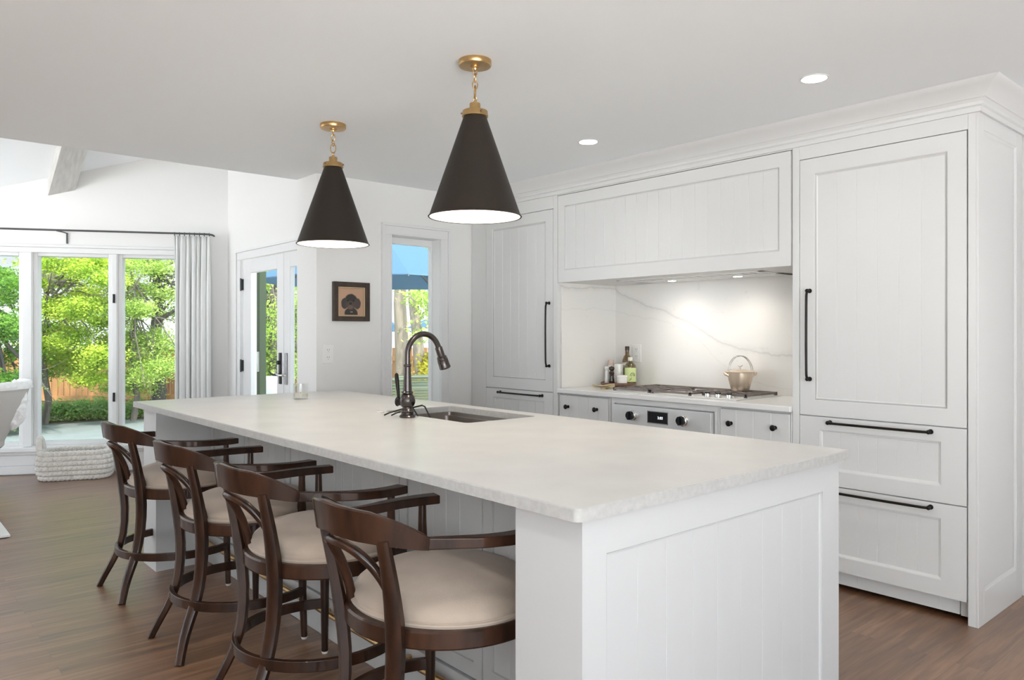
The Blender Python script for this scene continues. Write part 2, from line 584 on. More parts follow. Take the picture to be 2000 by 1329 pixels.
    def build(s, name, material, parent=None, bevel=0.0, seg=2, smooth=True, angle=38, sub=0):
        inv = WORLD[parent.name].inverted() if parent is not None else None
        vs = [inv @ p for p in s.v] if inv else s.v
        loc = Vector((0, 0, 0))
        if parent is None:
            xs = [p.x for p in vs]; ys = [p.y for p in vs]; zs = [p.z for p in vs]
            loc = Vector(((min(xs) + max(xs)) / 2, (min(ys) + max(ys)) / 2, min(zs)))
            vs = [p - loc for p in vs]
        me = bpy.data.meshes.new(name)
        me.from_pydata([tuple(p) for p in vs], [], s.f)
        bm = bmesh.new()
        bm.from_mesh(me)
        bmesh.ops.recalc_face_normals(bm, faces=bm.faces)
        bm.to_mesh(me)
        bm.free()
        me.materials.append(material)
        if smooth:
            me.shade_smooth()
            me.set_sharp_from_angle(angle=R(angle))
        o = bpy.data.objects.new(name, me)
        COL.objects.link(o)
        o.location = loc
        if parent is not None:
            o.parent = parent
        WORLD[o.name] = WORLD[parent.name] if parent is not None else Matrix.Translation(loc)
        if bevel:
            md = o.modifiers.new('bevel', 'BEVEL')
            md.width = bevel
            md.segments = seg
            md.limit_method = 'ANGLE'
            md.angle_limit = R(40)
            md.harden_normals = True
        if sub:
            md = o.modifiers.new('subsurf', 'SUBSURF')
            md.levels = sub
            md.render_levels = sub
        return o

def tag(o, label, cat, group=None):
    o['label'] = label
    o['category'] = cat
    if group:
        o['group'] = group
    return o

def thing(name, loc, label, cat, rz=0.0, group=None):
    o = bpy.data.objects.new(name, None)
    COL.objects.link(o)
    o.empty_display_size = 0.1
    o.location = loc
    o.rotation_euler = (0, 0, rz)
    WORLD[o.name] = Matrix.Translation(Vector(loc)) @ Matrix.Rotation(rz, 4, 'Z')
    return tag(o, label, cat, group)

def struct(o, label=None):
    o['kind'] = 'structure'
    return o

def copy_tree(o, parent=None):
    c = o.copy()
    COL.objects.link(c)
    if parent is not None:
        c.parent = parent
    for ch in list(o.children):
        copy_tree(ch, c)
    return c

def frame(O, U, N):
    """local axes (u, outward, z) at origin O"""
    U = Vector(U).normalized(); N = Vector(N).normalized()
    M = Matrix.Identity(4)
    M.col[0][:3] = U
    M.col[1][:3] = N
    M.col[2][:3] = (0, 0, 1)
    M.col[3][:3] = O
    return M

def one(fn, name, m, label=None, cat=None, group=None, **k):
    b = MB()
    fn(b)
    o = b.build(name, m, **k)
    if label:
        tag(o, label, cat, group)
    return o

# ------------------------------------------------------------------ main dimensions
XC = 3.76            # face plane of the wall cabinets
XB = 4.366           # backsplash plane
XW = 4.405           # right wall plane
YE = 4.82            # end wall plane (dog picture)
YJ = 5.124           # far face of the end wall / ceiling edge
ZC = 2.42            # kitchen ceiling
XD = 2.765           # french door wall plane
W0 = Vector((1.014, 8.343, 0)); WD = Vector((0.8836, -0.468, 0)).normalized(); WN = Vector((0.468, 0.8836, 0)).normalized()
MWIN = frame(W0, WD, WN)                    # s along the window wall, n outward, z
def vault(y):
    return 2.66 + 0.56 * (8.343 - y)
XL, YB = -3.2, -2.6                         # open limits of the modelled room

# ------------------------------------------------------------------ floor, ceilings, walls
b = MB()
ydl = W0.y + WD.y * (-2.3); xdl = W0.x + WD.x * (-2.3)
cx, cy = W0.x + WD.x * 1.985, W0.y + WD.y * 1.985
b.prism([(XL, YB), (XW, YB), (XW, YE + 0.15), (XD + 0.12, YE + 0.15), (XD + 0.12, cy), (cx, cy), (xdl, ydl), (XL, ydl)], -0.05, 0.0)
struct(b.build('floor', M_FLOOR, smooth=False))
b = MB().box(XL, XW + 0.2, YB, YJ, ZC, ZC + 0.12)
struct(b.build('ceiling', M_CEIL, smooth=False))
# vaulted ceiling of the sitting room beyond
b = MB()
yA, yB_ = YJ - 0.02, 9.75
def wall_pt(s, n):
    p = W0 + WD * s + WN * n
    return p.x, p.y
pl = [(XL, yA), (3.0, yA), wall_pt(2.25, .17), wall_pt(-2.6, .17), (XL, wall_pt(-2.6, .17)[1])]
npl = len(pl)
b.add([(x, y, vault(y)) for x, y in pl] + [(x, y, vault(y) + .12) for x, y in pl],
      [tuple(range(npl)), tuple(range(npl, 2 * npl))[::-1]] + [(i, (i + 1) % npl, npl + (i + 1) % npl, npl + i) for i in range(npl)])
struct(b.build('ceiling_vault', M_CEIL, smooth=False))
b = MB().box(XL, XD + 0.15, YJ - 0.12, YJ, ZC + 0.12, vault(YJ) + 0.06)
struct(b.build('wall_header', M_WALL, smooth=False))
# end wall with the narrow kitchen window
WX0, WX1, WZ0, WZ1 = 3.006, 3.453, 0.74, 2.045
b = MB()
YT = YE + .15
b.box(2.409, 2.90, YE, YJ, 0, ZC); b.box(2.90, WX0, YE, YT, 0, ZC); b.box(WX1, XW + .2, YE, YT, 0, ZC)
b.box(WX0, WX1, YE, YT, 0, WZ0); b.box(WX0, WX1, YE, YT, WZ1, ZC)
struct(b.build('wall_end', M_WALL, smooth=False))
# right wall behind the cabinets
b = MB().box(XW, XW + .15, YB, YE, 0, ZC)
struct(b.build('wall_right', M_WALL, smooth=False))
# wall behind the camera with a wide unglazed gap sized to let sky light in
b = MB().box(1.25, XW + .15, YB - .15, YB, 0, ZC)
struct(b.build('wall_back', M_WALL, smooth=False))
b = MB().box(XL - .15, XL, YB - .15, 7.0, 0, ZC)
struct(b.build('wall_left', M_WALL, smooth=False))
# french door wall
DY0, DY1, DZ1 = 5.22, 7.075, 2.015
b = MB()
def slab_y(b, y0, y1, z0, x0=XD, x1=XD + .15):
    b.add([(x0, y0, z0), (x1, y0, z0), (x1, y1, z0), (x0, y1, z0),
           (x0, y0, vault(y0) + .02), (x1, y0, vault(y0) + .02), (x1, y1, vault(y1) + .02), (x0, y1, vault(y1) + .02)],
          [(0, 3, 2, 1), (4, 5, 6, 7), (0, 1, 5, 4), (1, 2, 6, 5), (2, 3, 7, 6), (3, 0, 4, 7)])
slab_y(b, YJ, DY0, 0); slab_y(b, DY1, cy + .02, 0); slab_y(b, DY0, DY1, DZ1)
struct(b.build('wall_doors', M_WALL, smooth=False))
# window wall
PANES = [(-0.70, 0.147), (0.304, 0.904), (1.029, 1.520)]
PZ0, PZ1 = 0.30, 2.035
b = MB().at(MWIN)
def slab_s(b, s0, s1, z0, n0=0.0, n1=0.17):
    def top(s, n):
        p = W0 + WD * s + WN * n
        return vault(p.y) + .02
    b.add([(s0, n0, z0), (s1, n0, z0), (s1, n1, z0), (s0, n1, z0),
           (s0, n0, top(s0, n0)), (s1, n0, top(s1, n0)), (s1, n1, top(s1, n1)), (s0, n1, top(s0, n1))],
          [(0, 3, 2, 1), (4, 5, 6, 7), (0, 1, 5, 4), (1, 2, 6, 5), (2, 3, 7, 6), (3, 0, 4, 7)])
G = 0.035
slab_s(b, -2.2, PANES[0][0] - G, 0)
slab_s(b, PANES[2][1] + G, 1.985, 0)
slab_s(b, PANES[0][0] - G, PANES[2][1] + G, PZ1 + G)
b.box(PANES[0][0] - G, PANES[2][1] + G, 0, .17, 0, PZ0 - G)
for a, c in ((0, 1), (1, 2)):
    b.box(PANES[a][1] + G, PANES[c][0] - G, 0, .17, PZ0 - G, PZ1 + G)
struct(b.build('wall_windows', M_WALL, smooth=False))
# windows: frame, sash, pane
for i, (s0, s1) in enumerate(PANES):
    b = MB().at(MWIN)
    for (a0, a1, z0, z1) in ((s0 - G, s0, PZ0 - G, PZ1 + G), (s1, s1 + G, PZ0 - G, PZ1 + G),
                             (s0, s1, PZ0 - G, PZ0), (s0, s1, PZ1, PZ1 + G)):
        b.box(a0, a1, .02, .12, z0, z1)
        pass
    w = struct(b.build('window_%d' % (i + 1), M_TRIM, bevel=.004))
    MB().at(MWIN).box(s0 - .005, s1 + .005, .075, .081, PZ0 - .005, PZ1 + .005).build('window_glass', M_GLASS, w, smooth=False)
# casing, posts, stool and base of the window wall
b = MB().at(MWIN)
b.box(-0.9, 1.62, -0.018, 0, PZ1 + .03, 2.115)
b.box(-0.9, 1.63, -0.032, 0, 2.115, 2.14)
for s0, s1 in ((PANES[0][1] + .04, PANES[1][0] - .04), (PANES[1][1] + .04, PANES[2][0] - .04)):
    b.box(s0, s1, -0.016, 0, .26, PZ1 + .03)
b.box(PANES[2][1] + .03, PANES[2][1] + .11, -.016, 0, .26, PZ1 + .03)
struct(b.build('trim_1', M_TRIM, bevel=.004))
b = MB().at(MWIN)
b.box(-2.2, 1.97, -.055, 0, .215, .255)
b.box(-2.2, 1.97, -.030, 0, .185, .215)
b.box(-2.2, 1.97, -.016, 0, .085, .185)
struct(b.build('trim_2', M_TRIM, bevel=.006))
b = MB().at(MWIN)
b.box(-2.2, 1.97, -.022, 0, 0.006, .085)
struct(b.build('baseboard_windows', M_TRIM, bevel=.006))
for z in (1.60, .665):
    b = MB().at(MWIN).box(.955, .975, -.030, -.016, z, z + .085)
    b.box(.961, .969, -.045, -.030, z + .02, z + .065)
    tag(b.build('window_latch', M_HINGE, bevel=.003),
        'small dark %s latch on the white post between the garden windows' % ('upper' if z > 1 else 'lower'), 'latch', 'window post latches')

# kitchen window
b = MB()
cw = .085
def casing(b, x0, x1, z0, z1, w, y, t1, t2):
    b.box(x0 - w, x0, y - t1, y, z0, z1); b.box(x1, x1 + w, y - t1, y, z0, z1); b.box(x0 - w, x1 + w, y - t1, y, z1, z1 + w)
    e = .02
    b.box(x0 - w, x0 - w + e, y - t2, y - t1, z0, z1 + w - e); b.box(x1 + w - e, x1 + w, y - t2, y - t1, z0, z1 + w - e); b.box(x0 - w, x1 + w, y - t2, y - t1, z1 + w - e, z1 + w)
    e = .012
    b.box(x0 - e, x0, y - t1 - .006, y - t1, z0, z1); b.box(x1, x1 + e, y - t1 - .006, y - t1, z0, z1); b.box(x0 - e, x1 + e, y - t1 - .006, y - t1, z1, z1 + e)
casing(b, WX0, WX1, WZ0, WZ1, cw, YE, .016, .03)
b.box(WX0 - .11, WX1 + .11, YE - .05, YE, WZ0 - .03, WZ0)
struct(b.build('trim_3', M_TRIM, bevel=.004))
b = MB()
y0 = YE + .10
b.box(WX0, WX0 + .018, y0, y0 + .04, WZ0, WZ1); b.box(WX1 - .014, WX1, y0, y0 + .04, WZ0, WZ1)
b.box(WX0 + .018, WX1 - .014, y0, y0 + .04, WZ0, WZ0 + .04); b.box(WX0 + .018, WX1 - .014, y0, y0 + .04, WZ1 - .05, WZ1)
w = struct(b.build('window_4', M_TRIM, bevel=.003))
MB().box(WX0 + .01, WX1 - .008, y0 + .03, y0 + .036, WZ0 + .03, WZ1 - .04).build('window_glass', M_GLASS, w, smooth=False)

# french doors
b = MB()
b.box(XD - .016, XD, DY1 - .01, DY1 + .085, 0, DZ1 - .01); b.box(XD - .016, XD, DY0 - .085, DY1 + .085, DZ1 - .01, DZ1 + .08)
b.box(XD - .03, XD - .016, DY1 + .065, DY1 + .085, 0, DZ1 + .06); b.box(XD - .03, XD - .016, DY0 - .085, DY1 + .085, DZ1 + .06, DZ1 + .08)
b.box(XD - .016, XD, DY0 - .085, DY0 + .01, 0, DZ1 - .01)
struct(b.build('trim_4', M_TRIM, bevel=.004))
ymid = 6.165
for i, (y0, y1, st0, st1) in enumerate(((ymid + .003, DY1 - .02, .135, .175), (DY0 + .02, ymid - .003, .175, .120))):
    x0, x1 = XD + .012, XD + .057
    b = MB()
    b.box(x0, x1, y0, y0 + st0, .01, DZ1 - .015); b.box(x0, x1, y1 - st1, y1, .01, DZ1 - .015)
    b.box(x0, x1, y0 + st0, y1 - st1, .01, .24); b.box(x0, x1, y0 + st0, y1 - st1, 1.875, DZ1 - .015)
    d = struct(b.build('door_%d' % (i + 1), M_TRIM, bevel=.004))
    MB().box(x0 + .02, x0 + .026, y0 + st0 - .01, y1 - st1 + .01, .23, 1.885).build('door_glass', M_GLASS, d, smooth=False)
    if i == 0:
        for z in (1.72, .955, .20):
            b = MB().box(XD - .012, XD + .012, DY1 - .03, DY1 - .008, z, z + .105)
            b.tube([(XD - .012, DY1 - .02, z - .006), (XD - .012, DY1 - .02, z + .111)], .009, 8)
            b.build('hinge', M_HINGE, d)
    yh = (y0 + .055) if i == 0 else (y1 - .055)
    b = MB().box(x0 - .012, x0, yh - .021, yh + .021, .875, 1.145)
    hd = b.build('handle_plate', M_HINGE if i == 0 else M_NICKEL, d, bevel=.003)
    b = MB()
    sgn = 1 if i == 0 else 1
    b.tube([(x0 - .010, yh, .955), (x0 - .045, yh, .955), (x0 - .055, yh + .02 * sgn, .954), (x0 - .055, yh + .08 * sgn, .962), (x0 - .053, yh + .125 * sgn, .985)],
           [.012, .010, .009, .008, .006], 10)
    b.build('lever', M_HINGE if i == 0 else M_CHROME, hd)
    if i == 0:
        MB().tube([(x0 - .012, yh, 1.06), (x0 - .035, yh, 1.06)], .018, 14).build('thumb_turn', M_HINGE, hd)
# baseboards
b = MB().box(2.409, XC + .05, YE - .015, YE, 0.0, .13); b.box(2.394, 2.409, YE - .015, YJ, 0.0, .13)
struct(b.build('baseboard_end', M_TRIM, bevel=.005))
b = MB().box(XD - .015, XD, DY1 + .085, cy - .02, 0, .13)
struct(b.build('baseboard_doors', M_TRIM, bevel=.005))
# cased opening on the right wall beyond the refrigerator
b = MB().box(XW - .022, XW, .55, 1.10, 0, 2.2)
b.box(XW - .034, XW - .022, 1.07, 1.10, 0, 2.2); b.box(XW - .03, XW - .022, .98, 1.0, 0.2, 2.1)
struct(b.build('trim_5', M_TRIM, bevel=.004))

# ceiling beam of the sitting room
b = MB()
def beam_z(y):
    return vault(y)
xa, xb = 1.362, 1.568
ys = [5.20, 8.16 + .10]
vs = []
for y in ys:
    vs += [(xa, y, beam_z(y) + .03), (xb, y, beam_z(y) + .03), (xb, y, beam_z(y) - .165), (xa, y, beam_z(y) - .165)]
b.add(vs, [(0, 1, 2, 3), (7, 6, 5, 4), (0, 4, 5, 1), (1, 5, 6, 2), (2, 6, 7, 3), (3, 7, 4, 0)])
o = b.build('ceiling_beam', M_BEAM, bevel=.006)
tag(o, 'limewashed wooden beam under the vaulted white ceiling', 'beam')

# crown moulding round the cabinet tops
def crown(b, prof):
    n = len(prof)
    vs = []
    Y0 = 1.162
    for p, z in prof:
        vs += [(XC - p, YE, z), (XC - p, Y0 - p, z), (XW, Y0 - p, z)]
    fs = []
    for j in range(n - 1):
        for k in range(2):
            fs.append((j * 3 + k, j * 3 + k + 1, (j + 1) * 3 + k + 1, (j + 1) * 3 + k))
    b.add(vs, fs)
b = MB()
crown(b, [(0, 2.295), (.012, 2.295), (.012, 2.318), (.020, 2.324), (.020, 2.338), (.030, 2.350), (.036, 2.352), (.040, 2.360), (.056, 2.376), (.080, 2.398), (.104, 2.412), (.110, 2.42), (0, 2.42), (0, 2.295)])
struct(b.build('trim_6', M_CAB, angle=25))

# ------------------------------------------------------------------ cabinet making helpers
MF = frame((XC, 0, 0), (0, -1, 0), (-1, 0, 0))     # u = -y, outward = -x
def shaker(b, u0, u1, z0, z1, rail=.068, t=.02, rec=.011, boards=5, bead=.014, rails=None, groove=1.0):
    """shaker front with a bead and a vertical board panel; outward axis is +v, face at v=0"""
    rl, rr, rb, rt = rails if rails else (rail, rail, rail, rail)
    a0, a1, c0, c1 = u0 + rl, u1 - rr, z0 + rb, z1 - rt
    b.box(u0, a0, -t, 0, z0, z1); b.box(a1, u1, -t, 0, z0, z1)
    b.box(a0, a1, -t, 0, z0, c0); b.box(a0, a1, -t, 0, c1, z1)
    # bead: small step then slope to the panel
    o = [(a0, c0), (a1, c0), (a1, c1), (a0, c1)]
    q = [(a0 + bead, c0 + bead), (a1 - bead, c0 + bead), (a1 - bead, c1 - bead), (a0 + bead, c1 - bead)]
    h = bead * .35
    p = [(a0 + h, c0 + h), (a1 - h, c0 + h), (a1 - h, c1 - h), (a0 + h, c1 - h)]
    vs = [(x, -.003, z) for x, z in o] + [(x, -.004, z) for x, z in p] + [(x, -rec, z) for x, z in q]
    fs = []
    for j in (0, 4):
        for k in range(4):
            fs.append((j + k, j + (k + 1) % 4, j + 4 + (k + 1) % 4, j + 4 + k))
    b.add(vs, fs)
    # boards with V grooves
    x0, x1, y0, y1 = q[0][0], q[1][0], q[0][1], q[2][1]
    w = (x1 - x0) / boards
    g = .0016 * groove
    vs = []
    fs = []
    for k in range(boards):
        l = x0 + k * w; r = l + w
        pts = [(l, -rec if k == 0 else -rec - .0018 * groove), (l + (0 if k == 0 else g), -rec), (r - (0 if k == boards - 1 else g), -rec), (r, -rec if k == boards - 1 else -rec - .0018 * groove)]
        i = len(vs)
        vs += [(u, v, y0) for u, v in pts] + [(u, v, y1) for u, v in pts]
        for m in range(3):
            fs.append((i + m, i + m + 1, i + m + 5, i + m + 4))
    b.add(vs, fs)

def bar_pull(b, M, p0, p1, out=.036, r=.0065):
    """bow handle with small round feet between p0 and p1 (u, z)"""
    b.at(M)
    (u0, z0), (u1, z1) = p0, p1
    d = Vector((u1 - u0, 0, z1 - z0)); L = d.length; d.normalize()
    A = Vector((u0, 0, z0)); Bv = Vector((u1, 0, z1)); N = Vector((0, 1, 0))
    path = [A, A + N * out * .55, A + N * out * .85 + d * .006, A + N * out + d * .022]
    for k in range(1, 8):
        path.append(A + N * (out + .003 * math.sin(PI * k / 8)) + d * (L * k / 8))
    path += [Bv + N * out - d * .022, Bv + N * out * .85 - d * .006, Bv + N * out * .55, Bv]
    b.tube(path, r, 10)
    for e in (A, Bv):
        b.tube([e, e + N * .004, e + N * .008], [.012, .012, .009], 14)
        b.ball(e + N * out * .78, .0105, 7)

def knob(b, M, u, z):
    b.at(M @ Matrix.Translation((u, 0, z)) @ Matrix.Rotation(-PI / 2, 4, 'X'))
    b.lathe([(0, 0), (.011, 0), (.011, .003), (.006, .005), (.006, .016), (.012, .020), (.0165, .026), (.0165, .031), (.012, .036), (0, .038)], 20)

def cab_part(name, parent, fn, m=M_CAB, bevel=.0018, **k):
    b = MB().at(MF)
    fn(b)
    return b.build(name, m, parent, bevel=bevel, **k)

# ------------------------------------------------------------------ refrigerator cabinet (right)
fr = thing('refrigerator_cabinet', (4.06, 1.6, 0), 'tall white panelled refrigerator cabinet at the right end of the wall', 'cabinet')
Y = lambda y: -y
def body(b):
    b.box(Y(2.043), Y(1.205), -.60, -.022, .10, 2.30)             # carcass
    b.box(Y(2.043), Y(2.005), -.022, 0, .10, 2.30)                # left stile
    b.box(Y(2.005), Y(1.205), -.022, 0, 2.226, 2.30)              # top rail
cab_part('carcass', fr, body)
def endp(b):
    b.box(Y(1.205), Y(1.172), -.62, 0, 0, 2.30)
    # recessed panel frame on the end face
    b.at(frame((XC, 1.162, 0), (1, 0, 0), (0, -1, 0)))
    for (u0, u1, z0, z1) in ((0, .070, 0, 2.30), (.535, .62, 0, 2.30), (.070, .535, 0, .15), (.070, .535, 2.225, 2.30)):
        b.box(u0, u1, -.010, 0, z0, z1)
    o = [(.070, .15), (.535, .15), (.535, 2.225), (.070, 2.225)]
    q = [(.082, .166), (.523, .166), (.523, 2.213), (.082, 2.213)]
    b.add([(x, -.003, z) for x, z in o] + [(x, -.0095, z) for x, z in q],
          [(k, (k + 1) % 4, 4 + (k + 1) % 4, 4 + k) for k in range(4)])
cab_part('end_panel', fr, endp)
def grille(b):
    b.box(Y(2.003), Y(1.255), -.07, -.05, .025, .098)
    b.box(Y(1.252), Y(1.207), -.075, -.055, .02, .098)
    for u in (1.34, 1.72):
        b.box(Y(u), Y(u - .003), -.05, -.047, .045, .085)
cab_part('toe_grille', fr, grille)
d = cab_part('door', fr, lambda b: shaker(b, Y(2.001), Y(1.211), .886, 2.222, rail=.078, boards=6))
b = MB(); bar_pull(b, MF, (Y(1.947), 1.073), (Y(1.947), 1.533)); b.build('handle', M_BLACK, d)
for z0, z1, hz in ((.534, .880, .855), (.103, .528, .506)):
    d = cab_part('drawer', fr, lambda b: shaker(b, Y(2.001), Y(1.211), z0, z1, rails=(.105, .105, .075, .065), boards=6))
    b = MB(); bar_pull(b, MF, (Y(1.838), hz), (Y(1.360), hz)); b.build('handle', M_BLACK, d)

# ------------------------------------------------------------------ tall cabinet (left)
tc_ = thing('tall_cabinet', (4.06, 4.3, 0), 'tall white panelled cabinet left of the range niche by the end wall', 'cabinet')
def body(b):
    b.box(Y(4.815), Y(3.822), -.60, -.022, .0, 2.30)
    b.box(Y(3.865), Y(3.822), -.022, 0, 0, 2.30)
    b.box(Y(4.66), Y(4.626), -.022, 0, 0, 2.30)
    b.box(Y(4.815), Y(4.66), -.022, -.006, 0, 2.30)
    b.box(Y(4.626), Y(3.865), -.022, 0, 2.204, 2.30)
    b.box(Y(4.626), Y(3.865), -.022, 0, 0, .10)
cab_part('carcass', tc_, body)
d = cab_part('door', tc_, lambda b: shaker(b, Y(4.622), Y(3.868), .892, 2.200, rail=.078, boards=6))
b = MB(); bar_pull(b, MF, (Y(3.905), 1.078), (Y(3.905), 1.529)); b.build('handle', M_BLACK, d)
for k, (z0, z1) in enumerate(((.500, .886), (.105, .494))):
    d = cab_part('drawer', tc_, lambda b: shaker(b, Y(4.622), Y(3.868), z0, z1, rails=(.09, .09, .075, .065), boards=6))
    b = MB(); bar_pull(b, MF, (Y(4.447), z1 - .026), (Y(3.977), z1 - .026)); b.build('handle', M_BLACK, d)

# ------------------------------------------------------------------ range hood cover
hd = thing('range_hood', (4.06, 2.93, 1.67), 'white beadboard hood cover across the top of the cooktop niche', 'range hood')
def body(b):
    b.box(Y(3.820), Y(2.046), -.60, -.03, 1.705, 2.30)
    b.box(Y(3.820), Y(2.046), -.03, 0, 2.289, 2.30)
    b.box(Y(2.052), Y(2.046), -.03, -.012, 1.672, 2.289)
cab_part('hood_box', hd, body)
cab_part('front_panel', hd, lambda b: shaker(b, Y(3.817), Y(2.054), 1.672, 2.285, rails=(.062, .066, .082, .075), boards=18, bead=.012))
HX0, HX1, HY0, HY1 = 3.93, 4.30, 2.32, 3.42
def soffit(b):
    b.at(Matrix.Identity(4))
    b.box(XC + .02, HX0, 2.046, 3.82, 1.672, 1.705); b.box(HX1, XB, 2.046, 3.82, 1.672, 1.705)
    b.box(HX0, HX1, 2.046, HY0, 1.672, 1.705); b.box(HX0, HX1, HY1, 3.82, 1.672, 1.705)
cab_part('soffit', hd, soffit, bevel=0)
def insert(b):
    b.at(Matrix.Identity(4))
    b.box(HX0, HX0 + .03, HY0, HY1, 1.667, 1.70); b.box(HX1 - .19, HX1, HY0, HY1, 1.667, 1.70)
    b.box(HX0, HX1, HY0, HY0 + .03, 1.667, 1.70); b.box(HX0, HX1, HY1 - .03, HY1, 1.667, 1.70)
    b.box(HX0, HX1, HY0, HY1, 1.698, 1.703)
ins = cab_part('hood_insert', hd, insert, M_STEEL)
def baf(b):
    b.at(Matrix.Identity(4))
    n = 13
    for k in range(n):
        y = HY0 + .05 + (HY1 - HY0 - .10) * (k + .5) / n
        b.box(HX0 + .035, HX1 - .195, y - .022, y + .022, 1.672, 1.680)
cab_part('baffle_filter', ins, baf, M_STEEL, bevel=0)
for y in (2.62, 3.12):
    b = MB().lathe([(.034, 1.6645), (.034, 1.667), (.028, 1.667)], 20, (HX1 - .036 - .114, y, 0)); b.build('lamp_ring', M_CHROME, ins)
    b = MB().lathe([(0, 1.6655), (.028, 1.6655)], 20, (HX1 - .036 - .114, y, 0)); b.build('lamp_lens', M_HOODLED, ins)
    ld = bpy.data.lights.new('hood_spot', 'SPOT'); ld.energy = 3.3; ld.spot_size = R(160); ld.spot_blend = 1.0; ld.shadow_soft_size = .03
    ld.color = (1.0, .93, .82)
    lo = bpy.data.objects.new('hood_spot', ld); COL.objects.link(lo); lo.location = (HX1 - .20, y, 1.650)

# ------------------------------------------------------------------ niche, counter, base cabinets
b = MB().box(XB, XB + .02, 2.046, 3.82, .922, 1.672)
b.box(XC + .03, XB, 3.808, 3.821, .922, 1.672)
o = b.build('marble_backsplash', M_MARBLE, smooth=False)
tag(o, 'white veined marble backsplash slab lining the cooktop niche', 'backsplash')
b = MB().box(3.738, XB + .02, 2.046, 3.806, .892, .922)
tag(b.build('worktop', M_CTOP, bevel=.004), 'white quartz worktop under the cooktop between the tall cabinets', 'worktop')
# carcass of the base run behind the fronts
def base_unit(name, label, y0, y1, ybL, ybR, knobs, nb):
    t = thing(name, (4.05, (y0 + y1) / 2, 0), label, 'cabinet', group='base cabinets under the wall worktop')
    def body(b):
        b.box(Y(ybL), Y(ybR), -.58, -.024, .10, .892)
        b.box(Y(ybL), Y(y1 + .004), -.022, -.004, .10, .892); b.box(Y(y0 - .004), Y(ybR), -.022, -.004, .10, .892)
        b.box(Y(ybL), Y(ybR), -.50, -.06, 0, .10)
    cab_part('carcass', t, body)
    fronts = ((.515, .878), (.108, .510))
    for k, (z0, z1) in enumerate(fronts):
        def front(b):
            n = nb
            w = (y1 - y0) / n
            vs = []; fs = []
            for q in range(n):
                l = Y(y1) + q * w; r = l + w; g = .003
                pts = [(l, -.020), (l, -.003), (l + g, 0), (r - g, 0), (r, -.003), (r, -.020)]
                b.add([(u, v, z0) for u, v in pts] + [(u, v, z1) for u, v in pts],
                      [(m, m + 1, m + 7, m + 6) for m in range(5)] + [(0, 1, 2, 3, 4, 5), (11, 10, 9, 8, 7, 6)])
        d = cab_part('drawer', t, front, bevel=0)
        for ky in knobs:
            b = MB(); knob(b, MF, Y(ky), z1 - .078); b.build('knob', M_BLACK, d)
    return t
base_unit('base_cabinet', 'white base cabinet with two black knobs left of the oven', 3.345, 3.795, 3.806, 3.325, (3.714, 3.444), 5)
base_unit('base_cabinet', 'white base cabinet with two black knobs right of the oven', 2.060, 2.490, 2.505, 2.046, (2.416, 2.143), 4)
# wall oven under the counter
ov = thing('wall_oven', (4.05, 2.912, 0), 'stainless built-in oven with clock display under the cooktop', 'oven')
MO = MF
b = MB().at(MO).box(Y(3.322), Y(2.508), -.55, -.026, .12, .890); b.box(Y(3.322), Y(2.508), -.026, -.006, .856, .890)
b.box(Y(3.322), Y(3.296), -.026, -.006, .12, .856); b.box(Y(2.530), Y(2.508), -.026, -.006, .12, .856)
b.build('housing', M_CAB, ov, bevel=.0015)
b = MB().at(MO).box(Y(3.293), Y(2.536), -.024, .022, .722, .850)
cp = b.build('control_panel', M_STEEL, ov, bevel=.004)
b = MB().at(MO).box(Y(3.293), Y(2.536), -.024, .022, .14, .715)
od = b.build('oven_door', M_STEEL, ov, bevel=.004)
MB().at(MO).box(Y(3.18), Y(2.65), .022, .024, .24, .60).build('door_glass', M_SCREEN, od)
b = MB(); bar_pull(b, MO @ Matrix.Translation((0, .022, 0)), (Y(3.22), .672), (Y(2.61), .672), out=.05, r=.011); b.build('handle', M_STEEL, od)
MB().at(MO).box(Y(3.000), Y(2.838), .022, .0235, .752, .830).build('display_bezel', M_CHROME, cp, bevel=.0005)
MB().at(MO).box(Y(2.994), Y(2.844), .0235, .0245, .757, .825).build('display', M_SCREEN, cp)
def text_obj(txt, size, M, name, m, parent):
    cu = bpy.data.curves.new(name, 'FONT'); cu.body = txt; cu.size = size; cu.align_x = 'CENTER'; cu.align_y = 'CENTER'; cu.extrude = .0003; cu.space_character = 1.05
    t = bpy.data.objects.new(name, cu); COL.objects.link(t)
    me = bpy.data.meshes.new_from_object(t.evaluated_get(bpy.context.evaluated_depsgraph_get()))
    bpy.data.objects.remove(t); bpy.data.curves.remove(cu)
    b = MB().at(M)
    b.add([v.co.copy() for v in me.vertices], [tuple(p.vertices) for p in me.polygons])
    bpy.data.meshes.remove(me)
    return b.build(name, m, parent, smooth=False)
MT = Matrix.Identity(4)
MT.col[0][:3] = (0, -1, 0); MT.col[1][:3] = (0, 0, 1); MT.col[2][:3] = (-1, 0, 0); MT.col[3][:3] = (XC - .0250, 2.898, .789)
text_obj('3:03', .023, MT, 'clock_digits', M_DIGIT, cp)
for ky in (3.117, 2.728):
    Mk = MO @ Matrix.Translation((Y(ky), .022, .790)) @ Matrix.Rotation(-PI / 2, 4, 'X')
    b = MB().at(Mk).lathe([(0, 0), (.036, 0), (.036, .006), (.031, .009), (.031, .020), (.029, .022), (0, .022)], 28)
    k = b.build('dial', M_CHROME, cp)
    b = MB().at(Mk).lathe([(.028, .020), (.028, .038), (.025, .043), (0, .043)], 28); b.box(-.006, .006, -.026, .026, .040, .052)
    b.build('dial_cap', M_SCREEN, k, bevel=.001)

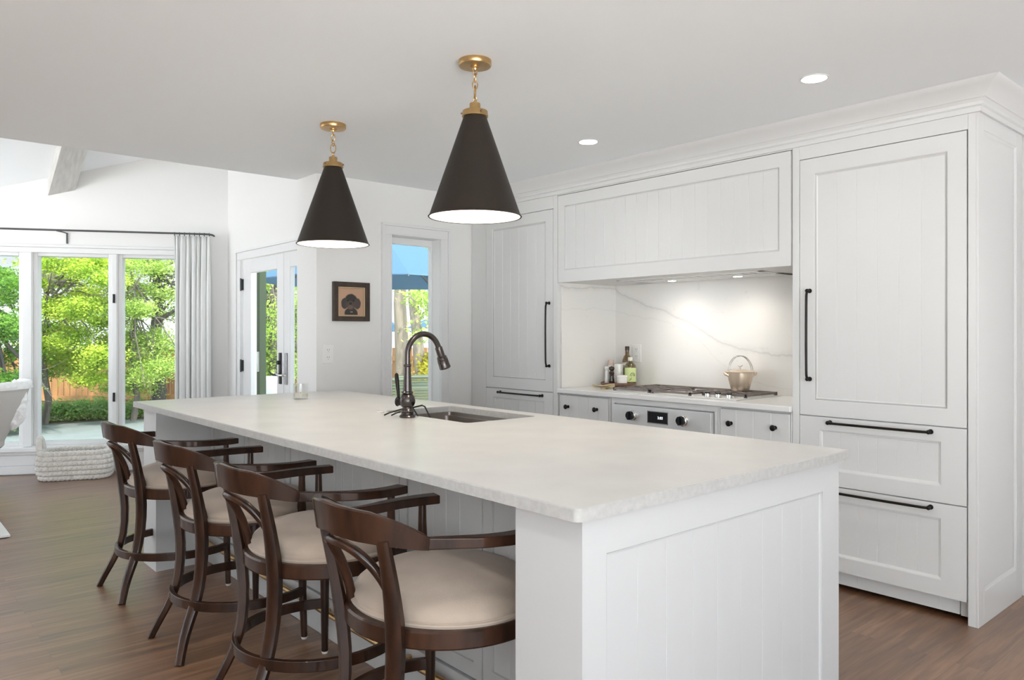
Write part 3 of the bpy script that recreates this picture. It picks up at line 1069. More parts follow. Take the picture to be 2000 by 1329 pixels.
# ------------------------------------------------------------------ cooktop
ck = thing('cooktop', (4.085, 2.91, .922), 'stainless gas cooktop with dark cast iron grates set in the white worktop', 'cooktop')
CX0, CX1, CY0, CY1 = 3.83, 4.335, 2.425, 3.40
MB().box(CX0, CX1, CY0, CY1, .922, .928).build('cooktop_plate', M_STEEL, ck, bevel=.003)
gz0, gz1 = .936, .949
third = (CY1 - CY0 - .03) / 3
for k in range(3):
    y0 = CY0 + .015 + k * third + .004; y1 = y0 + third - .008
    b = MB()
    gx0 = CX0 + (.02 if k != 0 else .02); gx1 = CX1 - .02
    if k == 0:
        gx0 = CX0 + .13
    bar = .0055
    for (xx0, xx1, yy0, yy1) in ((gx0, gx1, y0, y0 + 2 * bar), (gx0, gx1, y1 - 2 * bar, y1), (gx0, gx0 + 2 * bar, y0, y1), (gx1 - 2 * bar, gx1, y0, y1)):
        b.box(xx0, xx1, yy0, yy1, gz0, gz1)
    ym = (y0 + y1) / 2
    cxs = [gx0 + (gx1 - gx0) * .27, gx0 + (gx1 - gx0) * .73] if k != 1 else [(gx0 + gx1) / 2]
    if k != 1:
        b.box((gx0 + gx1) / 2 - bar, (gx0 + gx1) / 2 + bar, y0, y1, gz0, gz1)
    for cxx in cxs:
        for a in range(4):
            an = a * PI / 2 + PI / 4
            r0, r1 = .032, .105 if k != 1 else .14
            p0 = Vector((cxx + r0 * math.cos(an), ym + r0 * math.sin(an), (gz0 + gz1) / 2)); p1 = Vector((cxx + r1 * math.cos(an), ym + r1 * math.sin(an), (gz0 + gz1) / 2))
            p1.x = min(max(p1.x, gx0 + .005), gx1 - .005); p1.y = min(max(p1.y, y0 + .005), y1 - .005)
            b.sweep([p0, p1], lambda i, t: [(-.0045, -.0065), (.0045, -.0065), (.0045, .0065), (-.0045, .0065)])
        b.box(cxx - .004, cxx + .004, y0, ym - .035, gz0, gz1); b.box(cxx - .004, cxx + .004, ym + .035, y1, gz0, gz1)
    for px_ in (gx0, gx1 - .016):
        for py_ in (y0, y1 - .016):
            b.box(px_, px_ + .016, py_, py_ + .016, .928, gz0)
    b.build('grate', M_IRON, ck, bevel=.0012, seg=1)
    for cxx in cxs:
        b = MB().lathe([(.045, .928), (.045, .931), (.033, .934), (.033, .938), (0, .938)], 24, (cxx, ym, 0))
        bu = b.build('burner', M_CHROME, ck)
        MB().lathe([(.030, .938), (.030, .942), (.024, .944), (0, .944)], 24, (cxx, ym, 0)).build('burner_cap', M_IRON, bu)
for (kx, ky) in ((3.872, 2.500), (3.872, 2.575), (3.872, 2.650), (3.925, 2.535), (3.925, 2.615)):
    b = MB().lathe([(.021, .928), (.021, .931), (.017, .933), (.016, .950), (0, .950)], 22, (kx, ky, 0))
    kn = b.build('burner_knob', M_CHROME, ck)
    MB().lathe([(.0165, .950), (.0165, .957), (.014, .959), (0, .959)], 22, (kx, ky, 0)).build('knob_cap', M_BLACK, kn)

# kettle on the back right burner
kx, ky, kz = 4.235, 2.655, gz1
kt = thing('kettle', (kx, ky, kz), 'warm silver bucket kettle with twin arched handle on the cooktop', 'kettle', rz=R(-41.09))
I4 = WORLD[kt.name]
b = MB().at(I4).lathe([(0, 0.0), (.050, 0.0), (.056, .006), (.066, .040), (.075, .075), (.080, .108), (.081, .116), (.077, .116), (.070, .070)], 36)
b.build('kettle_body', M_KETTLE, kt)
b = MB().at(I4)
b.lathe([(.076, .112), (.086, .114), (.088, .118), (.086, .122), (.078, .123), (.060, .128), (.030, .134), (0, .136)], 36)
lid = b.build('lid', M_KETTLE, kt)
b = MB().at(I4).tube([(0, 0, .134), (0, 0, .148)], .004, 8)
b.ball((0, 0, .151), .006, 6, (1.3, 1, .9)); b.tube([(-.004, 0, .152), (-.018, 0, .158)], [.004, .0015], 8); b.tube([(.004, 0, .152), (.016, 0, .159)], [.004, .002], 8)
b.build('bird_knob', M_CHROME, lid)
b = MB().at(I4)
for yy in (-.016, .016):
    b.tube([(.076 * math.cos(a), yy, .112 + .108 * math.sin(a)) for a in [PI * q / 24 for q in range(25)]], .0032, 8)
for sg in (-1, 1):
    b.tube([(sg * .076, -.016, .113), (sg * .076, .016, .113)], .0055, 8)
b.build('arched_handle', M_CHROME, kt)
for sg in (-1, 1):
    b = MB().at(I4)
    b.tube([(sg * .076, 0, .098), (sg * .092, 0, .106), (sg * .104, 0, .116)], [.012, .011, .007], 10)
    b.ball((sg * .094, 0, .103), .010, 6)
    b.build('spout_lug', M_KETTLE, kt)

# ------------------------------------------------------------------ tray and things by the cooktop
tx, ty = 4.205, 3.640
TZ = .955
b = MB().lathe([(0, .934), (.118, .934), (.128, .938), (.130, .953), (.124, .956), (.121, .950), (0, .950)], 40, (tx, ty, 0))
for a in range(3):
    b.lathe([(0, .922), (.012, .922), (.014, .935), (0, .935)], 10, (tx + .09 * math.cos(2.1 * a), ty + .09 * math.sin(2.1 * a), 0))
tag(b.build('serving_tray', M_TRAY), 'round footed walnut tray holding bottles beside the cooktop', 'tray')
TZ = .950
def on_tray(px, fwd):
    return spot(px, fwd)
x, y = on_tray(1225, 5.575)
t = thing('oil_bottle', (x, y, TZ), 'taller amber glass oil bottle at the back of the tray', 'bottle', group='bottles on the tray')
MB().lathe([(0, 0), (.034, 0), (.037, .004), (.037, .150), (.035, .168), (.026, .190), (.0155, .204), (.0145, .235), (.0145, .245)], 28, (x, y, TZ)).build('bottle_glass', M_BOTTLE, t)
MB().lathe([(.0160, .236), (.0165, .262), (.0155, .266), (0, .266)], 20, (x, y, TZ)).build('cap', M_CAP, t)
MB().lathe([(.0374, .125), (.0374, .148)], 28, (x, y, TZ)).build('neck_label', M_LABEL2, t)
x, y = on_tray(1231, 5.465)
t = thing('oil_bottle', (x, y, TZ), 'shorter dark bottle with a lime green label on the tray', 'bottle', group='bottles on the tray')
MB().lathe([(0, 0), (.037, 0), (.041, .004), (.041, .118), (.038, .132), (.026, .148), (.0155, .158), (.015, .180)], 28, (x, y, TZ)).build('bottle_glass', M_GREEN_BOTTLE, t)
MB().lathe([(.0165, .163), (.0172, .186), (.016, .189), (0, .189)], 20, (x, y, TZ)).build('cap', M_LABEL2, t)
lb = MB().lathe([(.0416, .012), (.0416, .114)], 36, (x, y, TZ)).build('front_label', M_LABEL, t)
b = MB()
def onlab(a, z):
    an = math.atan2(-y, -x) + a
    return (x + .0424 * math.cos(an), y + .0424 * math.sin(an), TZ + z)
b.tube([onlab(.40 - .42 * math.cos(q), .055 + .022 * math.sin(q)) for q in [PI * k / 10 for k in range(11)]], .0018, 6)
b.tube([onlab(.42 - .22 * math.cos(q), .052 + .014 * math.sin(q)) for q in [PI * k / 10 for k in range(11)]], .0014, 6)
for a, z in ((.02, .022), (-.12, .020), (.16, .028)):
    b.tube([onlab(a - .04, z), onlab(a + .05, z + .016)], .0013, 6)
b.build('label_print', M_INK, lb)
x, y = on_tray(1194.5, 5.47)
tag(MB().lathe([(0, 0), (.0195, 0), (.021, .004), (.0205, .025), (.016, .045), (.017, .062), (.020, .080), (.0135, .088), (.013, .092), (.020, .100), (.0215, .110), (.018, .119), (.006, .122), (.006, .126), (0, .127)], 24, (x, y, TZ)).build('pepper_mill', M_MILL),
    'small glossy black pepper mill on the front of the tray', 'pepper mill')
x, y = on_tray(1185.5, 5.52)
tag(MB().lathe([(0, 0), (.0175, 0), (.019, .004), (.0185, .030), (.015, .050), (.0165, .080), (.013, .090), (.018, .100), (.019, .112), (.012, .120), (0, .122)], 24, (x, y, TZ)).build('salt_mill', M_WHITE),
    'white salt mill on the tray behind the black pepper mill', 'salt mill')
x, y = on_tray(1193.5, 5.60)
t = thing('salt_jar', (x, y, TZ), 'pink salt grinder standing at the back of the tray', 'jar')
MB().lathe([(0, 0), (.019, 0), (.020, .003), (.020, .120), (.017, .128)], 22, (x, y, TZ)).build('jar', M_PLATE, t)
MB().lathe([(.018, .125), (.0195, .128), (.0195, .160), (.016, .164), (0, .164)], 22, (x, y, TZ)).build('cap', M_PINK, t)
x, y = on_tray(1208.5, 5.555)
t = thing('mug', (x, y, TZ), 'white mug with a loop handle behind the small white crock', 'mug')
MB().lathe([(0, 0), (.030, 0), (.034, .004), (.035, .135), (.032, .135), (.031, .01), (0, .008)], 28, (x, y, TZ)).build('mug_body', M_WHITE, t)
b = MB()
dv = Vector((RGT.x, RGT.y, 0))
b.tube([Vector((x, y, TZ)) + dv * (.033 + .024 * math.sin(q)) + Vector((0, 0, .075 + .040 * math.cos(q))) for q in [PI * k / 12 for k in range(13)]], .0055, 8)
b.build('handle', M_WHITE, t)
x, y = on_tray(1215, 5.425)
tag(MB().lathe([(0, 0), (.033, 0), (.036, .003), (.0385, .030), (.0385, .046), (.0405, .048), (.0405, .057), (.038, .060), (.035, .058), (.034, .008), (0, .006)], 30, (x, y, TZ)).build('crock', M_WHITE),
    'small white ceramic crock in front on the tray', 'crock')
# gold leaf dish
b = MB()
vs = []; fs = []
nu, nv = 16, 8
x0, y0 = 3.955, 3.560
for i in range(nu + 1):
    t_ = i / nu
    w = .052 * math.sin(PI * min(1, max(.0, t_ * .94 + .03))) ** .8
    for j in range(nv + 1):
        s_ = j / nv * 2 - 1
        u = (t_ - .5) * .155
        h = .009 + .015 * s_ * s_ + .012 * (2 * t_ - 1) ** 2 + .004 * math.sin(3 * s_ + 6 * t_)
        p = RGT * u + FWD * (s_ * w)
        vs.append((x0 + p.x, y0 + p.y, .922 + h))
for i in range(nu):
    for j in range(nv):
        a = i * (nv + 1) + j
        fs.append((a, a + 1, a + nv + 2, a + nv + 1))
n0 = len(vs)
vs += [(p[0], p[1], p[2] - .004) for p in vs]
fs += [tuple(n0 + q for q in f[::-1]) for f in fs]
b.add(vs, fs)
b.lathe([(0, .922), (.022, .922), (.018, .934), (0, .934)], 16, (x0, y0, 0))
tag(b.build('leaf_dish', M_GOLD), 'small gold leaf-shaped dish on the worktop left of the cooktop', 'dish')

# outlets
def outlet(M, label):
    t = thing('wall_outlet', M.translation, label, 'outlet', group='white wall outlets')
    b = MB().at(M).box(-.042, .042, 0, .006, -.066, .066)
    pl = b.build('cover_plate', M_PLATE, t, bevel=.003)
    for zz in (-.026, .026):
        MB().at(M).box(-.019, .019, .006, .008, zz - .019, zz + .019).build('receptacle', M_PLATE, t, bevel=.002)
        b = MB().at(M)
        for uu in (-.007, .007):
            b.box(uu - .0014, uu + .0014, .008, .0085, zz, zz + .009)
        b.box(-.002, .002, .008, .0085, zz - .011, zz - .007)
        b.build('slots', M_SLOT, t, smooth=False)
outlet(frame((2.495, YE, 1.167), (1, 0, 0), (0, -1, 0)), 'white double outlet on the end wall below the dog portrait')
outlet(frame((XB, 3.600, 1.165), (0, -1, 0), (-1, 0, 0)), 'white outlet on the marble backsplash behind the oil bottles')

# dog portrait
pf = thing('framed_portrait', (2.669, YE, 1.40), 'framed painting of a black puppy hung on the end wall', 'picture')
b = MB()
px0, px1, pz0, pz1 = 2.526, 2.812, 1.398, 1.676
fw_ = .034
b.box(px0, px0 + fw_, YE - .034, YE, pz0, pz1); b.box(px1 - fw_, px1, YE - .034, YE, pz0, pz1)
b.box(px0 + fw_, px1 - fw_, YE - .034, YE, pz0, pz0 + fw_); b.box(px0 + fw_, px1 - fw_, YE - .034, YE, pz1 - fw_, pz1)
b.build('frame', M_FRAME, pf, bevel=.003)
b = MB()
g0 = fw_; g1 = fw_ + .012
for (a0, a1, c0, c1) in ((px0 + g0, px0 + g1, pz0 + g0, pz1 - g0), (px1 - g1, px1 - g0, pz0 + g0, pz1 - g0), (px0 + g1, px1 - g1, pz0 + g0, pz0 + g1), (px0 + g1, px1 - g1, pz1 - g1, pz1 - g0)):
    b.box(a0, a1, YE - .024, YE, c0, c1)
b.build('gilt_slip', M_GILT, pf, bevel=.002)
MB().box(px0 + g1, px1 - g1, YE - .014, YE - .002, pz0 + g1, pz1 - g1).build('canvas', M_DOG, pf, smooth=False)

# ------------------------------------------------------------------ island
IX0, IX1, IY0, IY1 = 1.205, 2.520, 1.160, 4.705
isl = thing('kitchen_island', (1.9, 2.93, 0), 'long white panelled kitchen island with seating along its left side', 'island')
PX = 1.545                                             # recessed seating side panel
b = MB()
b.box(PX + .022, 2.475, 1.42, 2.575, .10, .889); b.box(PX + .022, 2.475, 3.315, 4.41, .10, .889)
b.box(PX + .022, 2.475, 2.575, 3.315, .10, .64); b.box(PX + .022, 1.97, 2.575, 3.315, .64, .889); b.box(2.455, 2.475, 2.575, 3.315, .64, .889)
b.box(PX + .06, 2.40, 1.42, 4.41, 0, .10)
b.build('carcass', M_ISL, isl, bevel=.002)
def end_post(y0, y1, yface, nrm, ztop=.889):
    b = MB()
    t = .012
    if nrm < 0:
        b.box(1.25, 2.495, y0 + t, y1, 0, ztop)
    else:
        b.box(1.25, 2.495, y0, y1 - t, 0, ztop)
    U = (1, 0, 0)
    M = frame((0, yface, 0), U, (0, nrm, 0))
    b.at(M)
    shaker(b, 1.25, 2.495, 0, ztop, rails=(.082, .112, .12, .095), t=.012, rec=.0085, boards=9, bead=.010, groove=.45)
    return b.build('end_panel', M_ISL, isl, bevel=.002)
end_post(1.190, 1.420, 1.190, -1)
end_post(4.410, 4.640, 4.640, 1)
# seating side doors with beadboard
MI = frame((PX, 0, 0), (0, -1, 0), (-1, 0, 0))
nd = 6
span = (4.41 - 1.42) / nd
for k in range(nd):
    b = MB().at(MI)
    y1 = 4.41 - k * span - .003; y0 = 4.41 - (k + 1) * span + .003
    shaker(b, -y1, -y0, .17, .880, rails=(.045, .045, .05, .05), boards=5, bead=.006, rec=.007)
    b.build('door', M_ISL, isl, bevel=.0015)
b = MB().at(MI)
b.box(-4.41, -1.42, -.02, .012, 0, .165)
b.build('base_rail', M_ISL, isl, bevel=.003)
# drawers on the kitchen side
MK = frame((2.475, 0, 0), (0, 1, 0), (1, 0, 0))
for k, (y0, y1) in enumerate(((1.43, 2.42), (2.43, 3.42), (3.43, 4.40))):
    for z0, z1 in ((.41, .880), (.11, .40)):
        b = MB().at(MK @ Matrix.Translation((0, .02, 0)))
        shaker(b, y0, y1, z0, z1, boards=8)
        d = b.build('drawer', M_ISL, isl, bevel=.0018)
        b = MB(); bar_pull(b, MK @ Matrix.Translation((0, .02, 0)), ((y0 + y1) / 2 - .2, z1 - .035), ((y0 + y1) / 2 + .2, z1 - .035)); b.build('handle', M_BLACK, d)
# brass foot rail
b = MB()
b.tube([(1.503, 1.422, .130), (1.503, 4.408, .130)], .0125, 14)
for y in (1.70, 2.32, 2.94, 3.56, 4.18):
    b.tube([(1.503, y, .130), (PX - .01, y, .130)], .008, 10)
b.build('foot_rail', M_BRASS, isl)

# countertop with a cut-out for the sink
SX0, SX1, SY0, SY1 = 2.012, 2.425, 2.605, 3.285
b = MB()
zb, zt = .890, .920
def rounded(x0, x1, y0, y1, r, n=6):
    pts = []
    for cx_, cy_, a in ((x1 - r, y1 - r, 0), (x0 + r, y1 - r, 90), (x0 + r, y0 + r, 180), (x1 - r, y0 + r, 270)):
        for q in range(n + 1):
            t = R(a + 90 * q / n)
            pts.append((cx_ + r * math.cos(t), cy_ + r * math.sin(t)))
    return pts
out = rounded(IX0, IX1, IY0, IY1, .022)
inn = rounded(SX0, SX1, SY0, SY1, .022)
n = len(out)
e = .003
oi = [(min(max(x, IX0 + e), IX1 - e), min(max(y, IY0 + e), IY1 - e)) for x, y in out]
vs = [(x, y, zb) for x, y in out] + [(x, y, zt - e) for x, y in out] + [(x, y, zt) for x, y in oi] + [(x, y, zt) for x, y in inn] + [(x, y, zb) for x, y in inn]
fs = []
for j in range(4):
    for k in range(n):
        k2 = (k + 1) % n
        fs.append((j * n + k, j * n + k2, (j + 1) * n + k2, (j + 1) * n + k))
for k in range(n):
    k2 = (k + 1) % n
    fs.append((4 * n + k, 4 * n + k2, k2, k))
b.add(vs, fs)
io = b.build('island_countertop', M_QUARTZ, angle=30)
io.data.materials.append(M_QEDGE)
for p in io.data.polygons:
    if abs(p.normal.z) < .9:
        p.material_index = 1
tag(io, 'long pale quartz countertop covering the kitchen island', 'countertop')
# sink
b = MB()
lv = [(SX0 - .02, SX1 + .02, SY0 - .02, SY1 + .02, .889), (SX0 + .002, SX1 - .002, SY0 + .002, SY1 - .002, .889), (SX0 + .003, SX1 - .003, SY0 + .003, SY1 - .003, .872),
      (SX0 + .003, SX1 - .022, SY0 + .003, SY1 - .003, .870), (SX0 + .012, SX1 - .026, SY0 + .012, SY1 - .012, .80), (SX0 + .016, SX1 - .030, SY0 + .016, SY1 - .016, .685), (SX0 + .04, SX1 - .05, SY0 + .04, SY1 - .04, .672)]
vs = []
for (a0, a1, c0, c1, z) in lv:
    vs += [(x, y, z) for x, y in rounded(a0, a1, c0, c1, .024)]
n = len(vs) // len(lv)
fs = [(j * n + k, j * n + (k + 1) % n, (j + 1) * n + (k + 1) % n, (j + 1) * n + k) for j in range(len(lv) - 1) for k in range(n)]
fs.append(tuple(range((len(lv) - 1) * n, len(lv) * n)))
b.add(vs, fs)
tag(b.build('kitchen_sink', M_SINK, angle=30), 'undermount stainless sink sunk in the island countertop', 'sink')

# faucet
fx, fy, fz = 1.940, 2.965, .920
fc = thing('faucet', (fx, fy, fz), 'dark bronze gooseneck pull-down faucet on the island by the sink', 'faucet')
b = MB().lathe([(0, 0), (.036, 0), (.038, .005), (.034, .012), (.028, .016), (.028, .022), (.033, .026), (.030, .034), (.023, .042), (.023, .048), (.030, .054), (.036, .068), (.037, .080), (.033, .096), (.026, .106), (.022, .110), (.027, .113), (.027, .118), (.021, .122), (.0195, .150), (.0165, .215), (.0155, .235), (.0185, .239), (.0185, .245), (.0155, .248)], 30, (fx, fy, fz))
b.build('faucet_body', M_GUN, fc)
b = MB()
path = [(fx, fy, fz + .245), (fx, fy, fz + .285)]
rad = .091
for k in range(1, 25):
    a = PI - R(160) * k / 24
    path.append((fx + rad + rad * math.cos(a), fy, fz + .290 + rad * 1.08 * math.sin(a)))
b.tube(path, .0135, 14)
b.build('gooseneck', M_GUN, fc)
end = Vector(path[-1]); T = (Vector(path[-1]) - Vector(path[-2])).normalized()
b = MB()
b.tube([end - T * .004, end, end + T * .002, end + T * .045, end + T * .046, end + T * .050, end + T * .062, end + T * .064, end + T * .100, end + T * .102, end + T * .108],
       [.0135, .0175, .018, .0185, .020, .024, .0245, .0265, .027, .0285, .0275], 22)
b.build('spray_head', M_GUN, fc)
b = MB()
hx = Vector((-.35, .94, 0)).normalized()
c0 = Vector((fx, fy, fz + .072))
b.tube([c0 + hx * .02, c0 + hx * .052, c0 + hx * .056, c0 + hx * .060], [.019, .019, .023, .012], 18)
c1 = c0 + hx * .050
b.tube([c1 + Vector((0, 0, .010)), c1 + hx * .004 + Vector((0, 0, .05)), c1 + hx * .010 + Vector((0, 0, .095)), c1 + hx * .013 + Vector((0, 0, .125)), c1 + hx * .014 + Vector((0, 0, .133))], [.0065, .008, .010, .0095, .004], 12)
b.build('lever_handle', M_BLACK, fc)
# wire caddy hooked over the sink edge
b = MB()
w_ = .0038
A = Vector((1.975, 3.12, .924))
b.tube([(1.905, 3.05, .925), (1.93, 3.045, .935), (1.985, 2.985, .962), (2.015, 2.955, .972), (2.024, 2.945, .966), (2.046, 2.915, .895), (2.052, 2.91, .85)], w_, 8)
b.tube([(1.885, 3.08, .925), (1.91, 3.075, .935), (1.965, 3.02, .958), (1.992, 2.995, .955), (2.018, 2.965, .895), (2.03, 2.955, .85)], w_, 8)
b.tube([(2.046, 2.915, .898), (2.075, 2.885, .900), (2.105, 2.86, .898), (2.118, 2.845, .85)], w_, 8)
b.tube([(2.052, 2.91, .85), (2.118, 2.845, .85), (2.10, 2.83, .85), (2.03, 2.955, .85)], w_, 8)
tag(b.build('wire_sink_caddy', M_BLACK), 'black wire caddy hooked over the sink edge beside the faucet', 'sink caddy')
tag(MB().lathe([(0, .9205), (.020, .9205), (.021, .923), (.016, .926), (0, .9265)], 24, (1.962, 3.245, 0)).build('air_switch', M_WHITE),
    'flat white disposal button on the countertop left of the faucet', 'air switch')
# candle
x, y = 2.005, 4.215
cd = thing('candle', (x, y, .920), 'clear glass candle jar at the far end of the island countertop', 'candle')
MB().lathe([(0, 0.0), (.041, 0.0), (.043, .004), (.043, .092), (.040, .092), (.040, .012), (0, .010)], 32, (x, y, .9202)).build('glass_jar', M_JAR, cd)
MB().lathe([(0, .0125), (.0395, .0125), (.0395, .034), (0, .033)], 28, (x, y, .9202)).build('wax', M_WAX, cd)
MB().tube([(x, y, .953), (x + .002, y, .962)], .0012, 6).build('wick', M_INK, cd)

# ------------------------------------------------------------------ bar stools
def lerp_tab(tab, x):
    for (x0, y0), (x1, y1) in zip(tab[:-1], tab[1:]):
        if x <= x1:
            return y0 + (y1 - y0) * max(0.0, (x - x0) / (x1 - x0))
    return tab[-1][1]

def make_stool():
    r = thing('bar_stool', (0, 0, 0), 'stool', 'stool', group='walnut bar stools along the island')
    # seat apron ring
    b = MB().at(Matrix.Translation((.030, 0, 0)) @ Matrix.Diagonal((.96, 1.0, 1.0, 1.0))).lathe([(.262, .486), (.303, .486), (.307, .491), (.307, .530), (.302, .536), (.262, .536), (.262, .486)], 64)
    b.build('seat_frame', M_WOOD, r, angle=30)
    MC = Matrix.Translation((.034, 0, -.012)) @ Matrix.Diagonal((.925, .995, 1.0, 1.0))
    b = MB().at(MC).lathe([(0, .535), (.284, .535), (.294, .542), (.300, .552), (.297, .560), (.291, .563), (.292, .572), (.284, .586), (.262, .603), (.225, .618), (.170, .629), (.100, .636), (0, .638)], 64)
    b.build('seat_cushion', M_SEAT, r, angle=60)
    MB().at(MC).tube([(.2985 * math.cos(2 * PI * k / 64), .2985 * math.sin(2 * PI * k / 64), .556) for k in range(64)], .0042, 8, closed=True).build('welt_cord', M_SEAT, r)
    # rear legs that rise into the back
    U_ = [(0, -.338), (.05, -.322), (.10, -.303), (.15, -.280), (.20, -.259), (.25, -.245), (.30, -.236), (.40, -.231), (.50, -.236), (.60, -.249), (.70, -.268), (.76, -.283), (.80, -.289)]
    V_ = [(0, .188), (.05, .166), (.10, .145), (.15, .131), (.20, .124), (.30, .123), (.40, .131), (.50, .146), (.60, .154), (.70, .160), (.80, .164)]
    K_ = [(0, .80), (.10, .90), (.25, 1.05), (.40, 1.14), (.50, 1.18), (.56, 1.14), (.65, .98), (.75, .84), (.80, .80)]
    zz = [0, .03, .06, .10, .14, .18, .22, .27, .33, .40, .46, .51, .56, .61, .66, .71, .75, .782]
    for sg in (-1, 1):
        path = [(lerp_tab(U_, z), sg * lerp_tab(V_, z), z) for z in zz]
        path = [path[0]] + [tuple((a + 2 * p + c) / 4 for a, p, c in zip(path[k - 1], path[k], path[k + 1])) for k in range(1, len(path) - 1)] + [path[-1]]
        ks = [lerp_tab(K_, z) for z in zz]
        ang = math.atan2(sg * .14, -.24)
        def sec(i, t, ks=ks):
            a, c = .0205 * ks[i], .0165 * ks[i]
            return [(-a, -c * .6), (-a * .6, -c), (a * .6, -c), (a, -c * .6), (a, c * .6), (a * .6, c), (-a * .6, c), (-a, c * .6)]
        b = MB().sweep(path, sec, up=(math.cos(ang), math.sin(ang), 0))
        b.build('leg', M_WOOD, r, angle=50)
    # front legs
    for sg in (-1, 1):
        cx_, cy_ = .150, sg * .252
        b = MB().tube([(cx_ + .004, cy_ + sg * .008, .010), (cx_, cy_, .20), (cx_, cy_, .40), (cx_, cy_, .500)], [.0135, .0165, .019, .021], 16)
        lg = b.build('leg', M_WOOD, r)
        MB().tube([(cx_ + .004, cy_ + sg * .008, 0), (cx_ + .004, cy_ + sg * .008, .010)], [.011, .0145], 14).build('glide', M_GLIDE, lg)
    # foot ring
    n = 48
    path = [(-.297 * math.cos(a), .295 * math.sin(a), .207) for a in [-R(121) + R(242) * k / n for k in range(n + 1)]]
    MB().sweep(path, lambda i, t: [(-.010, -.019), (.010, -.019), (.010, .019), (-.010, .019)]).build('foot_ring', M_WOOD, r, bevel=.003)
    # crest rail
    CR, RC = -.133, .222
    TOP = [(0, .872), (11, .868), (26, .862), (38, .856), (49, .842), (60, .824), (71, .801), (77, .784)]
    BOT = [(0, .790), (26, .778), (38, .7735), (49, .768), (60, .761), (71, .753), (77, .750)]
    n = 60
    amax = R(77)
    vs = []; fs = []
    for k in range(n + 1):
        a = -amax + 2 * amax * k / n
        q = abs(math.degrees(a))
        u, v = CR - RC * math.cos(a), RC * math.sin(a)
        nx, ny = -math.cos(a), math.sin(a)
        bot, top = lerp_tab(BOT, q), lerp_tab(TOP, q)
        t_ = .012 - .002 * q / 77
        tl = .010 * (1 - q / 90)                            # the rail leans outward towards its top
        ring_ = [(-t_ - .003, bot), (t_ - .003, bot), (t_ + tl, top - .004), (t_ * .6 + tl, top), (-t_ * .3 + tl, top), (-t_ + tl * .7, top - .004)]
        vs += [(u + nx * o_, v + ny * o_, z) for o_, z in ring_]
    m = 6
    for k in range(n):
        for jj in range(m):
            fs.append((k * m + jj, k * m + (jj + 1) % m, (k + 1) * m + (jj + 1) % m, (k + 1) * m + jj))
    fs.append(tuple(range(m))[::-1]); fs.append(tuple(range(n * m, n * m + m)))
    MB().add(vs, fs).build('crest_rail', M_WOOD, r, angle=32)
    # arms and their posts
    AV = [(-.185, .214), (-.14, .226), (-.09, .243), (-.03, .264), (.04, .281), (.10, .284), (.15, .277), (.19, .268)]
    for sg in (-1, 1):
        us = [-.185, -.16, -.13, -.10, -.06, -.02, .03, .08, .12, .16, .19]
        zs = [.7665, .7645, .762, .760, .757, .755, .7535, .752, .7515, .751, .751]
        hz = [.0160, .0158, .0155, .0152, .0150, .0148, .0145, .0145, .0145, .0145, .0145]
        wd = [.0105, .012, .0135, .015, .018, .0205, .023, .025, .026, .027, .027]
        path = [(u, sg * lerp_tab(AV, u), z) for u, z in zip(us, zs)]
        b = MB().sweep(path, lambda i, t: [(-wd[i], -hz[i]), (wd[i], -hz[i]), (wd[i], hz[i]), (-wd[i], hz[i])])
        b.build('armrest', M_WOOD, r, bevel=.004)
        b = MB()
        path = [(.135, sg * .272, .520), (.135, sg * .275, .60), (.135, sg * .277, .68), (.135, sg * .277, .740)]
        b.tube(path, [.021, .017, .014, .013], 14)
        b.build('arm_post', M_WOOD, r)
    # bent inner hoop of the back
    path = []
    for k in range(49):
        q = PI * k / 48
        cxn = math.cos(q); syn = math.sin(q)
        v = -.121 * (abs(cxn) ** .70) * (1 if cxn > 0 else -1)
        f = abs(syn) ** .80
        z = .530 + .228 * f
        u0 = .03 - .96 * math.sqrt(.284 ** 2 - v * v)
        u1 = CR - math.sqrt(max(1e-6, .203 ** 2 - v * v))
        g = f ** 1.6
        path.append((u0 * (1 - g) + u1 * g, v, z))
    MB().tube(path, .0135, 12).build('back_hoop', M_WOOD, r)
    return r
stool = make_stool()
STOOLS = [(1.305, 4.185, 2.0, 'walnut bar stool with taupe seat farthest from the camera by the garden windows'),
          (1.303, 3.288, 0.0, 'second walnut bar stool from the far end of the island'),
          (1.300, 2.575, 0.0, 'third walnut bar stool from the far end next to the nearest stool'),
          (1.303, 1.830, 0.0, 'nearest walnut bar stool beside the white end of the island')]
for i, (x, y, a, lab) in enumerate(STOOLS):
    o = stool if i == 0 else copy_tree(stool)
    o.location = (x, y, 0)
    o.rotation_euler = (0, 0, R(a))
    o['label'] = lab

